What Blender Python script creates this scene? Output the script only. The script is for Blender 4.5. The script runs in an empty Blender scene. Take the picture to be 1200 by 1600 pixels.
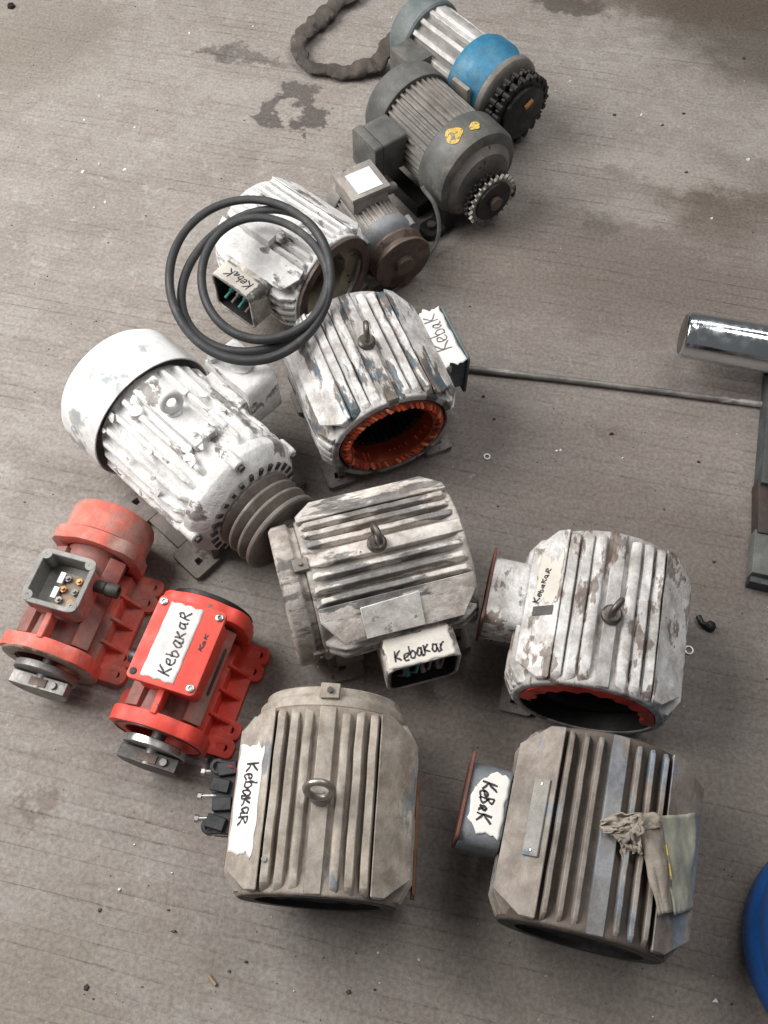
import bpy, bmesh, math, random
from mathutils import Vector, Matrix, noise as mnoise
R = math.radians
PI = math.pi
SC = bpy.context.scene
COL = SC.collection

# ------------------------------------------------------------------ camera
CAM_H, CAM_PITCH, CAM_F = 1.66, R(62.9), 1465.0   # focal length in pixels of the 1600 px tall photograph
cam_d = bpy.data.cameras.new('camera')
cam = bpy.data.objects.new('camera', cam_d)
COL.objects.link(cam)
cam_d.sensor_fit = 'VERTICAL'
cam_d.sensor_height = 24
cam_d.lens = 24 * CAM_F / 1600
cam_d.clip_start = 0.02
cam_d.clip_end = 60
cam.location = (0, 0, CAM_H)
cam.rotation_euler = (PI / 2 - CAM_PITCH, 0, 0)
SC.camera = cam

# ------------------------------------------------------------------ world and lamps (workshop interior)
W = bpy.data.worlds.new('World')
SC.world = W
W.use_nodes = True
bg = W.node_tree.nodes['Background']
bg.inputs[0].default_value = (0.95, 0.96, 1.0, 1)
bg.inputs[1].default_value = 0.15

def area(name, loc, target, sx, sy, power, color):
    l = bpy.data.lights.new(name, 'AREA')
    l.shape = 'RECTANGLE'; l.size = sx; l.size_y = sy
    l.energy = power; l.color = color
    o = bpy.data.objects.new(name, l)
    COL.objects.link(o)
    o.location = loc
    d = Vector(target) - Vector(loc)
    o.rotation_euler = d.to_track_quat('-Z', 'Y').to_euler()
    return o
area('doorway_light', (-2.3, 1.55, 2.55), (0.1, 0.85, 0), 2.6, 2.2, 190, (1.0, 0.98, 0.955))
area('chrome_fill_light', (1.1, 1.55, 3.2), (1.0, 1.4, 0), 1.8, 0.6, 34, (1.0, 0.99, 0.97))  # added unseen panel: a bright band on the chrome, fill at right
area('chrome_band_light', (0.9, 3.3, 3.0), (0.4, 1.2, 0), 2.2, 0.3, 24, (1.0, 0.99, 0.98))  # added unseen strip, placed for another reflection band on the chrome

vs = SC.view_settings
vs.view_transform = 'Standard'
vs.look = 'None'
vs.exposure = 0.0
vs.gamma = 1
vs.use_curve_mapping = False

# ------------------------------------------------------------------ helpers: pixel of the photo -> point at height z
def at(px, py, z=0.0):
    u = (px - 600) / CAM_F; v = (py - 800) / CAM_F
    s, c = math.sin(CAM_PITCH), math.cos(CAM_PITCH)
    d = Vector((u, c - v * s, -s - v * c))
    t = (z - CAM_H) / d.z
    return Vector((d.x * t, d.y * t, z))

class MB:
    """collects shapes into one mesh"""
    def __init__(self):
        self.bm = bmesh.new(); self.mi = 0
    def face(self, vs, smooth=True):
        try:
            f = self.bm.faces.new(vs)
        except ValueError:
            return None
        f.material_index = self.mi
        return f
    def v(self, p):
        return self.bm.verts.new(p)
    def box(self, c, s, rot=None):
        c = Vector(c); M = rot if rot is not None else Matrix.Identity(3)
        vs = []
        for dx in (-1, 1):
            for dy in (-1, 1):
                for dz in (-1, 1):
                    vs.append(self.v(c + M @ Vector((dx * s[0] / 2, dy * s[1] / 2, dz * s[2] / 2))))
        for q in ((0, 1, 3, 2), (4, 6, 7, 5), (0, 4, 5, 1), (2, 3, 7, 6), (0, 2, 6, 4), (1, 5, 7, 3)):
            self.face([vs[i] for i in q])
        return self
    def rings(self, rings, closed=False, capa=True, capb=True):
        """rings: list of lists of points, each the same length"""
        rs = [[self.v(p) for p in r] for r in rings]
        n = len(rs[0]); m = len(rs)
        for i in range(m if closed else m - 1):
            a, b = rs[i], rs[(i + 1) % m]
            for j in range(n):
                k = (j + 1) % n
                self.face([a[j], a[k], b[k], b[j]])
        if not closed:
            if capa: self.face(rs[0][::-1])
            if capb: self.face(rs[-1])
        return self
    def lathe(self, prof, c=(0, 0, 0), axis=(0, 1, 0), seg=40, closed=False, capa=True, capb=True, a0=0.0):
        """prof: (radius, distance along axis)"""
        ax = Vector(axis).normalized()
        up = Vector((0, 0, 1)) if abs(ax.z) < 0.9 else Vector((1, 0, 0))
        e1 = ax.cross(up).normalized(); e2 = e1.cross(ax)
        c = Vector(c)
        rings = []
        for r, h in prof:
            rings.append([c + ax * h + (e1 * math.cos(a0 + 2 * PI * j / seg) + e2 * math.sin(a0 + 2 * PI * j / seg)) * max(r, 1e-5) for j in range(seg)])
        return self.rings(rings, closed, capa, capb)
    def cyl(self, p0, p1, r0, r1=None, seg=14):
        p0 = Vector(p0); p1 = Vector(p1)
        d = p1 - p0
        return self.lathe([(r0, 0), (r1 if r1 is not None else r0, d.length)], p0, d, seg)
    def sweep(self, pts, rad, seg=10, closed=False, flat=None):
        pts = [Vector(p) for p in pts]
        n = len(pts); rings = []
        prev = None
        for i in range(n):
            a = pts[i - 1] if (i > 0 or closed) else pts[0]
            b = pts[(i + 1) % n] if (i < n - 1 or closed) else pts[-1]
            t = (b - a).normalized()
            if prev is None:
                up = Vector((0, 0, 1)) if abs(t.z) < 0.95 else Vector((1, 0, 0))
                e1 = t.cross(up).normalized()
            else:
                e1 = (prev - t * prev.dot(t)).normalized()
            prev = e1
            e2 = e1.cross(t)
            r = rad[i] if isinstance(rad, (list, tuple)) else rad
            fx, fz = flat if flat else (1, 1)
            rings.append([pts[i] + e1 * r * fx * math.cos(2 * PI * j / seg) + e2 * r * fz * math.sin(2 * PI * j / seg) for j in range(seg)])
        return self.rings(rings, closed)
    def annulus(self, outer, inner, d0, d1, o, U, V, N):
        """flat ring or holed plate: outer and inner are lists of 2D points of equal length; thickness d0..d1 along N"""
        o, U, V, N = Vector(o), Vector(U), Vector(V), Vector(N)
        f = lambda p, d: o + U * p[0] + V * p[1] + N * d
        return self.rings([[f(p, d0) for p in outer], [f(p, d1) for p in outer], [f(p, d1) for p in inner], [f(p, d0) for p in inner]], closed=True)
    def prism(self, poly, d0, d1, o=(0, 0, 0), U=(1, 0, 0), V=(0, 1, 0), N=(0, 0, 1)):
        o, U, V, N = Vector(o), Vector(U), Vector(V), Vector(N)
        return self.rings([[o + U * p[0] + V * p[1] + N * d for p in poly] for d in (d0, d1)])
    def build(self, name, mats, parent=None, bevel=0.0, seg=1, sharp=38, jitter=0.0, loc=None):
        bm = self.bm
        bmesh.ops.recalc_face_normals(bm, faces=bm.faces)
        if bevel:
            es = [e for e in bm.edges if len(e.link_faces) == 2 and e.calc_face_angle(0) > R(32)]
            if es:
                bmesh.ops.bevel(bm, geom=es, offset=bevel, segments=seg, profile=0.6, affect='EDGES', clamp_overlap=True)
        if jitter:
            for v in bm.verts:
                v.co += mnoise.noise_vector(v.co * 55) * jitter
        for e in bm.edges:
            e.smooth = not (len(e.link_faces) == 2 and e.calc_face_angle(0) > R(sharp))
        for f in bm.faces: f.smooth = True
        me = bpy.data.meshes.new(name)
        bm.to_mesh(me); bm.free()
        for m in (mats if isinstance(mats, (list, tuple)) else [mats]): me.materials.append(m)
        o = bpy.data.objects.new(name, me)
        COL.objects.link(o)
        if parent is not None: o.parent = parent
        if loc is not None: o.location = loc
        return o

def tag(o, label, cat, group=None, kind=None):
    if label: o['label'] = label
    if cat: o['category'] = cat
    if group: o['group'] = group
    if kind: o['kind'] = kind
    return o
def thing(name, label, cat, loc, rotz=0.0, group=None):
    o = bpy.data.objects.new(name, None)
    o.empty_display_size = 0.05
    COL.objects.link(o)
    o.location = loc; o.rotation_euler = (0, 0, R(rotz))
    return tag(o, label, cat, group)

def rrect(w, h, r, n=5):
    """rounded rectangle outline, 4*(n+1) points"""
    pts = []
    for cx, cy, a in ((w / 2 - r, h / 2 - r, 0), (-w / 2 + r, h / 2 - r, 90), (-w / 2 + r, -h / 2 + r, 180), (w / 2 - r, -h / 2 + r, 270)):
        for i in range(n + 1):
            t = R(a + 90 * i / n)
            pts.append((cx + r * math.cos(t), cy + r * math.sin(t)))
    return pts
def circ(r, n=24, cx=0, cy=0, a0=0, sx=1, sy=1):
    return [(cx + sx * r * math.cos(a0 + 2 * PI * i / n), cy + sy * r * math.sin(a0 + 2 * PI * i / n)) for i in range(n)]
def hole_for(outline, cx, cy, r, sx=1, sy=1):
    """circle round (cx,cy) with its points at the same bearings as the outline's"""
    out = []
    for x, y in outline:
        a = math.atan2(y - cy, x - cx)
        out.append((cx + sx * r * math.cos(a), cy + sy * r * math.sin(a)))
    return out

# ------------------------------------------------------------------ materials
def ramp(nt, a, b, fac, va=0.0, vb=1.0):
    n = nt.nodes.new('ShaderNodeMapRange')
    n.interpolation_type = 'SMOOTHSTEP'
    n.inputs['From Min'].default_value = a; n.inputs['From Max'].default_value = b
    n.inputs['To Min'].default_value = va; n.inputs['To Max'].default_value = vb
    nt.links.new(fac, n.inputs['Value'])
    return n.outputs[0]
def mixc(nt, fac, a, b, mode='MIX'):
    n = nt.nodes.new('ShaderNodeMix')
    n.data_type = 'RGBA'; n.blend_type = mode
    for s, val in ((0, fac), (6, a), (7, b)):
        if isinstance(val, (int, float)): n.inputs[s].default_value = val
        elif isinstance(val, tuple): n.inputs[s].default_value = (*val, 1) if len(val) == 3 else val
        else: nt.links.new(val, n.inputs[s])
    return n.outputs[2]
def math_n(nt, op, a, b=None):
    n = nt.nodes.new('ShaderNodeMath'); n.operation = op
    for i, val in enumerate((a, b)):
        if val is None: continue
        if isinstance(val, (int, float)): n.inputs[i].default_value = val
        else: nt.links.new(val, n.inputs[i])
    return n.outputs[0]
def noise_n(nt, vec, scale, detail=4, rough=0.55, dist=0.0):
    n = nt.nodes.new('ShaderNodeTexNoise')
    n.inputs['Scale'].default_value = scale; n.inputs['Detail'].default_value = detail
    n.inputs['Roughness'].default_value = rough; n.inputs['Distortion'].default_value = dist
    nt.links.new(vec, n.inputs['Vector'])
    return n.outputs['Fac']
def mapping(nt, vec, loc=(0, 0, 0), rot=(0, 0, 0), scale=(1, 1, 1)):
    n = nt.nodes.new('ShaderNodeMapping')
    n.inputs['Location'].default_value = loc; n.inputs['Rotation'].default_value = rot; n.inputs['Scale'].default_value = scale
    nt.links.new(vec, n.inputs['Vector'])
    return n.outputs[0]

SEED = [0]
def grime(name, c1, c2, chip=None, chip_amt=0.3, chip_scale=22, streak=(1, 1, 1), dirt=None, dirt_amt=0.35, dirt_scale=9,
          spots=None, rough=0.6, metal=0.0, chip_metal=0.0, bump=0.25, bump_scale=160, lump=0.0, lump_scale=30, grain=0.10, edge=0.35, seed=None, mottle=0.3, wear=0.0):
    m = bpy.data.materials.new(name); m.use_nodes = True
    nt = m.node_tree; bs = nt.nodes['Principled BSDF']
    SEED[0] += 1
    k = SEED[0] if seed is None else seed
    tc = nt.nodes.new('ShaderNodeTexCoord')
    vec = mapping(nt, tc.outputs['Object'], loc=(k * 1.37, k * 2.11, k * 0.73))
    svec = mapping(nt, tc.outputs['Object'], loc=(k * 0.97, k * 1.71, k * 2.3), scale=streak)
    col = mixc(nt, ramp(nt, 0.36, 0.64, noise_n(nt, vec, 11, 5)), c1, c2)
    h = None
    rg = ramp(nt, 0.3, 0.7, noise_n(nt, vec, 40, 3), rough - 0.1, rough + 0.12)
    met = None
    if chip:
        f = noise_n(nt, svec, chip_scale, 9, 0.62)
        t = 0.72 - 0.44 * chip_amt
        if wear:      # paint knocked off along the arrises
            bv = nt.nodes.new('ShaderNodeBevel'); bv.samples = 3; bv.inputs['Radius'].default_value = 0.0035
            gm_ = nt.nodes.new('ShaderNodeNewGeometry')
            dp = nt.nodes.new('ShaderNodeVectorMath'); dp.operation = 'DOT_PRODUCT'
            nt.links.new(bv.outputs[0], dp.inputs[0]); nt.links.new(gm_.outputs['Normal'], dp.inputs[1])
            f = math_n(nt, 'ADD', f, ramp(nt, 0.99, 0.86, dp.outputs['Value'], 0, wear))
        cf = ramp(nt, t, t + 0.055, f)
        halo = ramp(nt, t - 0.05, t, f)
        col = mixc(nt, math_n(nt, 'MULTIPLY', halo, edge), col, tuple(x * 1.35 for x in c1))
        ccol = mixc(nt, ramp(nt, 0.4, 0.6, noise_n(nt, vec, 35, 4)), chip if isinstance(chip[0], float) else chip[0], chip if isinstance(chip[0], float) else chip[1])
        col = mixc(nt, cf, col, ccol)
        h = math_n(nt, 'MULTIPLY', cf, -1.0)
        if chip_metal: met = math_n(nt, 'MULTIPLY', cf, chip_metal)
    if spots:
        sc, samt, sscale = spots
        f = noise_n(nt, mapping(nt, vec, loc=(5, 3, 1)), sscale, 5, 0.7)
        t = 0.75 - 0.4 * samt
        col = mixc(nt, ramp(nt, t, t + 0.07, f), col, sc)
    if dirt:
        f = noise_n(nt, mapping(nt, vec, loc=(9, 1, 4), scale=(1, 0.85, 1)), dirt_scale, 7, 0.65)
        t = 0.66 - 0.4 * dirt_amt
        col = mixc(nt, ramp(nt, t, t + 0.22, f, 0, 0.85), col, dirt)
    if mottle:
        mt = noise_n(nt, mapping(nt, vec, loc=(2, 8, 6), scale=(1.1, 0.9, 1.1)), 24, 9, 0.72, 0.3)
        col = mixc(nt, 1.0, col, mixc(nt, ramp(nt, 0.30, 0.70, mt), (1 - mottle, 1 - mottle * 1.08, 1 - mottle * 1.15), (1 + mottle * 0.35, 1 + mottle * 0.35, 1 + mottle * 0.35)), 'MULTIPLY')
    g = noise_n(nt, vec, 330, 3, 0.7)
    col = mixc(nt, grain, col, ramp(nt, 0.3, 0.7, g, 0.0, 1.0), 'SOFT_LIGHT')
    nt.links.new(col, bs.inputs['Base Color'])
    nt.links.new(rg, bs.inputs['Roughness'])
    if met is not None: nt.links.new(met, bs.inputs['Metallic'])
    else: bs.inputs['Metallic'].default_value = metal
    hh = math_n(nt, 'MULTIPLY', noise_n(nt, vec, bump_scale, 4, 0.65), 0.6)
    if h is not None: hh = math_n(nt, 'ADD', hh, math_n(nt, 'MULTIPLY', h, 0.5))
    if lump: hh = math_n(nt, 'ADD', hh, math_n(nt, 'MULTIPLY', noise_n(nt, svec, lump_scale, 5, 0.6, 0.6), lump))
    b = nt.nodes.new('ShaderNodeBump')
    b.inputs['Strength'].default_value = bump; b.inputs['Distance'].default_value = 0.004
    nt.links.new(hh, b.inputs['Height'])
    nt.links.new(b.outputs[0], bs.inputs['Normal'])
    return m

RUST = (0.10, 0.045, 0.025)
DUST = (0.27, 0.23, 0.19)
M = {}
M['white'] = grime('peeling_white_paint', (0.80, 0.80, 0.79), (0.68, 0.67, 0.66), chip=((0.16, 0.145, 0.135), (0.33, 0.31, 0.29)), chip_amt=0.36, chip_scale=13, streak=(1.5, 0.8, 1.5), dirt=(0.42, 0.38, 0.35), dirt_amt=0.12, dirt_scale=14, bump=0.7, bump_scale=80, lump=1.1, lump_scale=28, mottle=0.2, wear=0.08)
M['white_cover'] = grime('white_fan_cover_paint', (0.80, 0.80, 0.79), (0.70, 0.70, 0.69), chip=((0.36, 0.40, 0.41), (0.5, 0.47, 0.43)), chip_amt=0.36, chip_scale=8, spots=((0.34, 0.32, 0.3), 0.2, 24), dirt=(0.5, 0.47, 0.43), dirt_amt=0.25, bump=0.12, mottle=0.10)
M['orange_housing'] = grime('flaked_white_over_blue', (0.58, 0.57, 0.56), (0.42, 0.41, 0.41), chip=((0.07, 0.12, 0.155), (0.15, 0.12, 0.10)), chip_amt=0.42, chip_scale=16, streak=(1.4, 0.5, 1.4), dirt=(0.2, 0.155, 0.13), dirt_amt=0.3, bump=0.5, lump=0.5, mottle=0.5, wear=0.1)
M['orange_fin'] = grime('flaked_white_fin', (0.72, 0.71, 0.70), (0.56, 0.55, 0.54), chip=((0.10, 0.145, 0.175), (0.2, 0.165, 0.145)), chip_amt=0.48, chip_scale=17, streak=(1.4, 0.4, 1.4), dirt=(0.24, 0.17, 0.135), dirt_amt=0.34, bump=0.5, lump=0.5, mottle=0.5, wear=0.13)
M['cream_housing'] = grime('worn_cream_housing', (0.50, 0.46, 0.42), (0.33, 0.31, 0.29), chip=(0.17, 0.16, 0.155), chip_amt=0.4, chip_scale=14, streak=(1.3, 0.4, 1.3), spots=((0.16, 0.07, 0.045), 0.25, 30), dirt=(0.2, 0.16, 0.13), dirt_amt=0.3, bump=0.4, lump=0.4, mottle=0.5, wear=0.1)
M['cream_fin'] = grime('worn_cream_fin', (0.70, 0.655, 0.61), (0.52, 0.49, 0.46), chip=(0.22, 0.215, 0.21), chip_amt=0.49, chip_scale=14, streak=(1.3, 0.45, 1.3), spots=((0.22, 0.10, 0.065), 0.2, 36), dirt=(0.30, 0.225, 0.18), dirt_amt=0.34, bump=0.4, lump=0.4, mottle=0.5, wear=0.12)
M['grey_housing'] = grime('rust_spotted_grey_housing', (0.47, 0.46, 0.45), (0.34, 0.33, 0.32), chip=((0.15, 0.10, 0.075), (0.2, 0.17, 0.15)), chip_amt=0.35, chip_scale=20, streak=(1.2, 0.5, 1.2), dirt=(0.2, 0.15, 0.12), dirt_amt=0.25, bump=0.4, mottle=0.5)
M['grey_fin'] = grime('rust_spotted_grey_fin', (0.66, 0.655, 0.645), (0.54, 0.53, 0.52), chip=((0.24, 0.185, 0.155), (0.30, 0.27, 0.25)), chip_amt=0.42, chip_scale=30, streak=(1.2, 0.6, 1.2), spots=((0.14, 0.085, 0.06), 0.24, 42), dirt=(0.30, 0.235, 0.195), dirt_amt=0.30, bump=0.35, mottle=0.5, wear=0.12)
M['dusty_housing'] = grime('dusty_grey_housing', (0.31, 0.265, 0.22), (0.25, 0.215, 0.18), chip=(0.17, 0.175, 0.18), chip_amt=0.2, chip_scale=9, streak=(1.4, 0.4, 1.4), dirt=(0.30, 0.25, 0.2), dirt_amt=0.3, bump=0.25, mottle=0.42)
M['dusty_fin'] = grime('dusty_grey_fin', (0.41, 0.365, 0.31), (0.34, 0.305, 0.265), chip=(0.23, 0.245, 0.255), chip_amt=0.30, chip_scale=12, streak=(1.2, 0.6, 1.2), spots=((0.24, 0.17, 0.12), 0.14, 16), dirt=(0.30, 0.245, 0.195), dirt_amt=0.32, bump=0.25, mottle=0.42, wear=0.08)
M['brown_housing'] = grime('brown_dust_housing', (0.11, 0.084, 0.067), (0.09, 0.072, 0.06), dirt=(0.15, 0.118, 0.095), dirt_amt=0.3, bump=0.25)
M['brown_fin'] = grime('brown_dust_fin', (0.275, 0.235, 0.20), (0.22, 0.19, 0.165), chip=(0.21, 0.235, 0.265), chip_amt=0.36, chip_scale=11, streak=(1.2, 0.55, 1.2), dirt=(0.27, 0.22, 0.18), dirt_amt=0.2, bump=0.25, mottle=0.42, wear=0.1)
M['blue_strip'] = grime('blue_grey_strip', (0.195, 0.21, 0.235), (0.225, 0.225, 0.225), chip=(0.26, 0.225, 0.19), chip_amt=0.36, chip_scale=9, streak=(1.2, .5, 1), dirt=(0.27, 0.23, 0.19), dirt_amt=0.22, bump=0.2, mottle=0.42)
M['blue_grey_box'] = grime('blue_grey_box_paint', (0.19, 0.205, 0.225), (0.155, 0.17, 0.19), chip=(0.24, 0.22, 0.2), chip_amt=0.2, chip_scale=14, dirt=(0.2, 0.17, 0.145), dirt_amt=0.2, bump=0.2, wear=0.1)
M['rust_plate'] = grime('red_rust_plate', (0.20, 0.06, 0.04), (0.12, 0.05, 0.038), chip=(0.23, 0.2, 0.18), chip_amt=0.2, chip_scale=24, dirt=(0.12, 0.085, 0.07), dirt_amt=0.3, bump=0.4)
M['steel_dark'] = grime('dark_steel', (0.10, 0.095, 0.09), (0.07, 0.066, 0.063), chip=(0.13, 0.085, 0.06), chip_amt=0.25, chip_scale=40, rough=0.5, metal=0.4, bump=0.25)
M['eyebolt'] = grime('eyebolt_steel', (0.17, 0.155, 0.14), (0.12, 0.105, 0.095), chip=(0.15, 0.085, 0.055), chip_amt=0.3, chip_scale=50, rough=0.45, metal=0.7, bump=0.25)
M['eyebolt_bright'] = grime('bright_eyebolt_steel', (0.42, 0.39, 0.35), (0.34, 0.31, 0.28), rough=0.42, metal=0.8, bump=0.2)
M['bright'] = grime('bright_steel', (0.62, 0.61, 0.59), (0.52, 0.51, 0.5), rough=0.32, metal=0.9, bump=0.1)
M['dull_metal'] = grime('dull_metal', (0.3, 0.29, 0.28), (0.22, 0.21, 0.2), rough=0.5, metal=0.6, bump=0.2)
M['bore'] = grime('bore_shade_black', (0.012, 0.011, 0.010), (0.008, 0.0075, 0.007), dirt=(0.025, 0.018, 0.014), dirt_amt=0.2, bump=0.3)  # near-black puts the shade inside bores and boxes into the colour
M['core'] = grime('stator_laminations', (0.05, 0.042, 0.037), (0.032, 0.028, 0.025), rough=0.5, metal=0.4, bump=0.5, bump_scale=240)
M['copper'] = grime('lacquered_copper_winding', (0.74, 0.11, 0.035), (0.55, 0.055, 0.02), chip=(0.85, 0.2, 0.07), chip_amt=0.25, chip_scale=30, streak=(1, 1, 1), rough=0.18, metal=0.0, bump=0.3, bump_scale=120)
M['copper_light'] = grime('highlight_copper_strands', (0.92, 0.26, 0.10), (0.85, 0.16, 0.055), rough=0.2, metal=0.0, bump=0.2)  # lighter strands paint highlights into the winding
M['copper_dark'] = grime('shaded_copper', (0.34, 0.05, 0.016), (0.25, 0.036, 0.014), rough=0.35, bump=0.3)  # darker copper paints the shade between strands
M['red_winding'] = grime('red_insulation', (0.62, 0.06, 0.04), (0.45, 0.04, 0.03), dirt=(0.12, 0.03, 0.025), dirt_amt=0.2, rough=0.5, bump=0.3)
M['old_winding'] = grime('old_cream_insulation', (0.42, 0.37, 0.27), (0.22, 0.15, 0.08), chip=(0.05, 0.03, 0.02), chip_amt=0.35, chip_scale=22, rough=0.6, bump=0.5, lump=0.6)
M['tape'] = grime('white_masking_tape', (0.79, 0.77, 0.73), (0.75, 0.73, 0.69), dirt=(0.60, 0.54, 0.46), dirt_amt=0.18, rough=0.7, bump=0.12, bump_scale=60, grain=0.08, lump=0.3, lump_scale=40, mottle=0.04)
M['tape_dirty'] = grime('dirty_masking_tape', (0.70, 0.66, 0.60), (0.60, 0.56, 0.5), dirt=(0.45, 0.36, 0.28), dirt_amt=0.2, rough=0.75, bump=0.2, bump_scale=60, grain=0.1, lump=0.4, lump_scale=40, mottle=0.12)
M['ink'] = grime('marker_ink', (0.016, 0.015, 0.018), (0.055, 0.052, 0.055), chip=(0.2, 0.19, 0.185), chip_amt=0.12, chip_scale=160, rough=0.5, bump=0.0, mottle=0.04)
M['ink_faint'] = grime('faint_marker_ink', (0.15, 0.14, 0.14), (0.2, 0.19, 0.18), rough=0.6, bump=0.0, mottle=0.04)
M['red'] = grime('red_motor_paint', (0.78, 0.078, 0.05), (0.72, 0.066, 0.045), chip=((0.22, 0.10, 0.085), (0.40, 0.2, 0.17)), chip_amt=0.17, chip_scale=24, spots=((0.16, 0.07, 0.06), 0.1, 40), dirt=(0.42, 0.24, 0.2), dirt_amt=0.28, dirt_scale=7, rough=0.5, bump=0.12, grain=0.08, mottle=0.14, wear=0.12)
M['red_dusty'] = grime('dusty_red_motor_paint', (0.76, 0.15, 0.105), (0.68, 0.19, 0.145), chip=(0.26, 0.16, 0.14), chip_amt=0.16, chip_scale=12, dirt=(0.37, 0.27, 0.235), dirt_amt=0.6, dirt_scale=9, rough=0.7, bump=0.15, grain=0.1, wear=0.12)
M['red_body'] = grime('dust_covered_red_body', (0.30, 0.09, 0.075), (0.25, 0.14, 0.12), dirt=(0.24, 0.185, 0.16), dirt_amt=0.45, dirt_scale=9, rough=0.75, bump=0.15)
M['box_grey'] = grime('dusty_grey_box', (0.34, 0.335, 0.32), (0.27, 0.265, 0.255), chip=(0.14, 0.135, 0.13), chip_amt=0.2, chip_scale=20, dirt=(0.33, 0.29, 0.25), dirt_amt=0.25, bump=0.2)
M['black_plastic'] = grime('black_plastic', (0.018, 0.02, 0.023), (0.03, 0.033, 0.037), dirt=(0.09, 0.085, 0.08), dirt_amt=0.14, rough=0.42, bump=0.15)
M['teal_terminal'] = grime('green_terminal', (0.08, 0.34, 0.30), (0.06, 0.2, 0.26), dirt=(0.2, 0.18, 0.16), dirt_amt=0.3, rough=0.5, bump=0.2)
M['rubber'] = grime('belt_rubber', (0.032, 0.033, 0.035), (0.045, 0.046, 0.048), dirt=(0.12, 0.115, 0.108), dirt_amt=0.36, dirt_scale=14, rough=0.6, bump=0.3, bump_scale=300, mottle=0.15)
M['grey_motor'] = grime('dusty_grey_gearmotor', (0.125, 0.125, 0.118), (0.085, 0.088, 0.085), chip=(0.2, 0.182, 0.16), chip_amt=0.25, chip_scale=10, dirt=(0.19, 0.175, 0.155), dirt_amt=0.35, bump=0.2, wear=0.1)
M['grey_ribs'] = grime('dusty_ribbed_shell', (0.235, 0.218, 0.197), (0.16, 0.15, 0.137), chip=(0.09, 0.086, 0.08), chip_amt=0.32, chip_scale=18, streak=(1.4, .4, 1.4), dirt=(0.18, 0.15, 0.125), dirt_amt=0.25, bump=0.2)
M['yellow_paint'] = grime('yellow_paint_mark', (0.66, 0.47, 0.07), (0.55, 0.36, 0.07), chip=(0.2, 0.18, 0.13), chip_amt=0.44, chip_scale=60, rough=0.6, bump=0.2)
M['greasy'] = grime('greasy_black_steel', (0.011, 0.0105, 0.0105), (0.018, 0.017, 0.0165), dirt=(0.04, 0.032, 0.027), dirt_amt=0.2, rough=0.5, bump=0.4, metal=0.2)
M['worn_tooth'] = grime('worn_sprocket_tooth', (0.32, 0.30, 0.27), (0.16, 0.15, 0.14), rough=0.4, metal=0.5, bump=0.2)
M['blue'] = grime('blue_gearcase_paint', (0.028, 0.18, 0.32), (0.04, 0.205, 0.34), chip=(0.15, 0.17, 0.18), chip_amt=0.16, chip_scale=14, dirt=(0.16, 0.2, 0.22), dirt_amt=0.38, spots=((0.05, 0.07, 0.085), 0.16, 22), rough=0.5, bump=0.15, wear=0.1)
M['blue_grey'] = grime('faded_teal_cover', (0.125, 0.165, 0.17), (0.165, 0.19, 0.19), chip=(0.25, 0.245, 0.23), chip_amt=0.18, chip_scale=12, dirt=(0.22, 0.21, 0.19), dirt_amt=0.3, rough=0.55, bump=0.2)
M['silver_shell'] = grime('silver_finned_shell', (0.56, 0.55, 0.53), (0.45, 0.44, 0.42), dirt=(0.3, 0.27, 0.235), dirt_amt=0.22, streak=(1.4, .4, 1.4), rough=0.5, metal=0.2, bump=0.2)
M['silver_groove'] = grime('silver_shell_groove', (0.26, 0.245, 0.225), (0.2, 0.19, 0.175), dirt=(0.13, 0.11, 0.095), dirt_amt=0.35, rough=0.6, bump=0.2)
M['sticker'] = grime('white_label', (0.74, 0.75, 0.77), (0.68, 0.69, 0.71), rough=0.35, bump=0.06, grain=0.08, mottle=0.04)
M['small_motor'] = grime('small_motor_shell', (0.36, 0.33, 0.30), (0.25, 0.235, 0.22), chip=(0.13, 0.125, 0.12), chip_amt=0.36, chip_scale=18, dirt=(0.3, 0.24, 0.2), dirt_amt=0.3, bump=0.3)
M['bell_blue'] = grime('blue_grey_bell', (0.22, 0.235, 0.25), (0.26, 0.265, 0.27), dirt=(0.3, 0.27, 0.24), dirt_amt=0.3, bump=0.2)
M['rust_pulley'] = grime('rusty_pulley', (0.105, 0.075, 0.062), (0.135, 0.098, 0.08), chip=(0.07, 0.045, 0.037), chip_amt=0.36, chip_scale=20, dirt=(0.27, 0.2, 0.155), dirt_amt=0.3, rough=0.55, metal=0.2, bump=0.3)
M['pulley'] = grime('dusty_cast_pulley', (0.22, 0.19, 0.165), (0.165, 0.145, 0.13), chip=(0.30, 0.27, 0.24), chip_amt=0.2, chip_scale=16, dirt=(0.13, 0.105, 0.09), dirt_amt=0.3, rough=0.6, bump=0.25)
M['foot'] = grime('dirty_foot', (0.27, 0.24, 0.215), (0.2, 0.18, 0.165), chip=(0.12, 0.09, 0.075), chip_amt=0.3, chip_scale=25, dirt=(0.16, 0.13, 0.11), dirt_amt=0.3, bump=0.3)
M['cloth'] = grime('dirty_cloth', (0.36, 0.315, 0.26), (0.30, 0.265, 0.225), chip=(0.2, 0.17, 0.14), chip_amt=0.12, chip_scale=20, dirt=(0.28, 0.235, 0.19), dirt_amt=0.3, rough=0.9, bump=0.35, bump_scale=300)
M['cloth_green'] = grime('greenish_plastic_sheet', (0.43, 0.43, 0.34), (0.37, 0.365, 0.3), dirt=(0.31, 0.275, 0.225), dirt_amt=0.22, rough=0.6, bump=0.2)
M['wrap'] = grime('dirty_wrapped_cable', (0.10, 0.083, 0.07), (0.06, 0.052, 0.046), chip=(0.16, 0.13, 0.108), chip_amt=0.25, chip_scale=20, dirt=(0.06, 0.05, 0.043), dirt_amt=0.3, rough=0.85, bump=0.5, lump=1.0, lump_scale=40)
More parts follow.
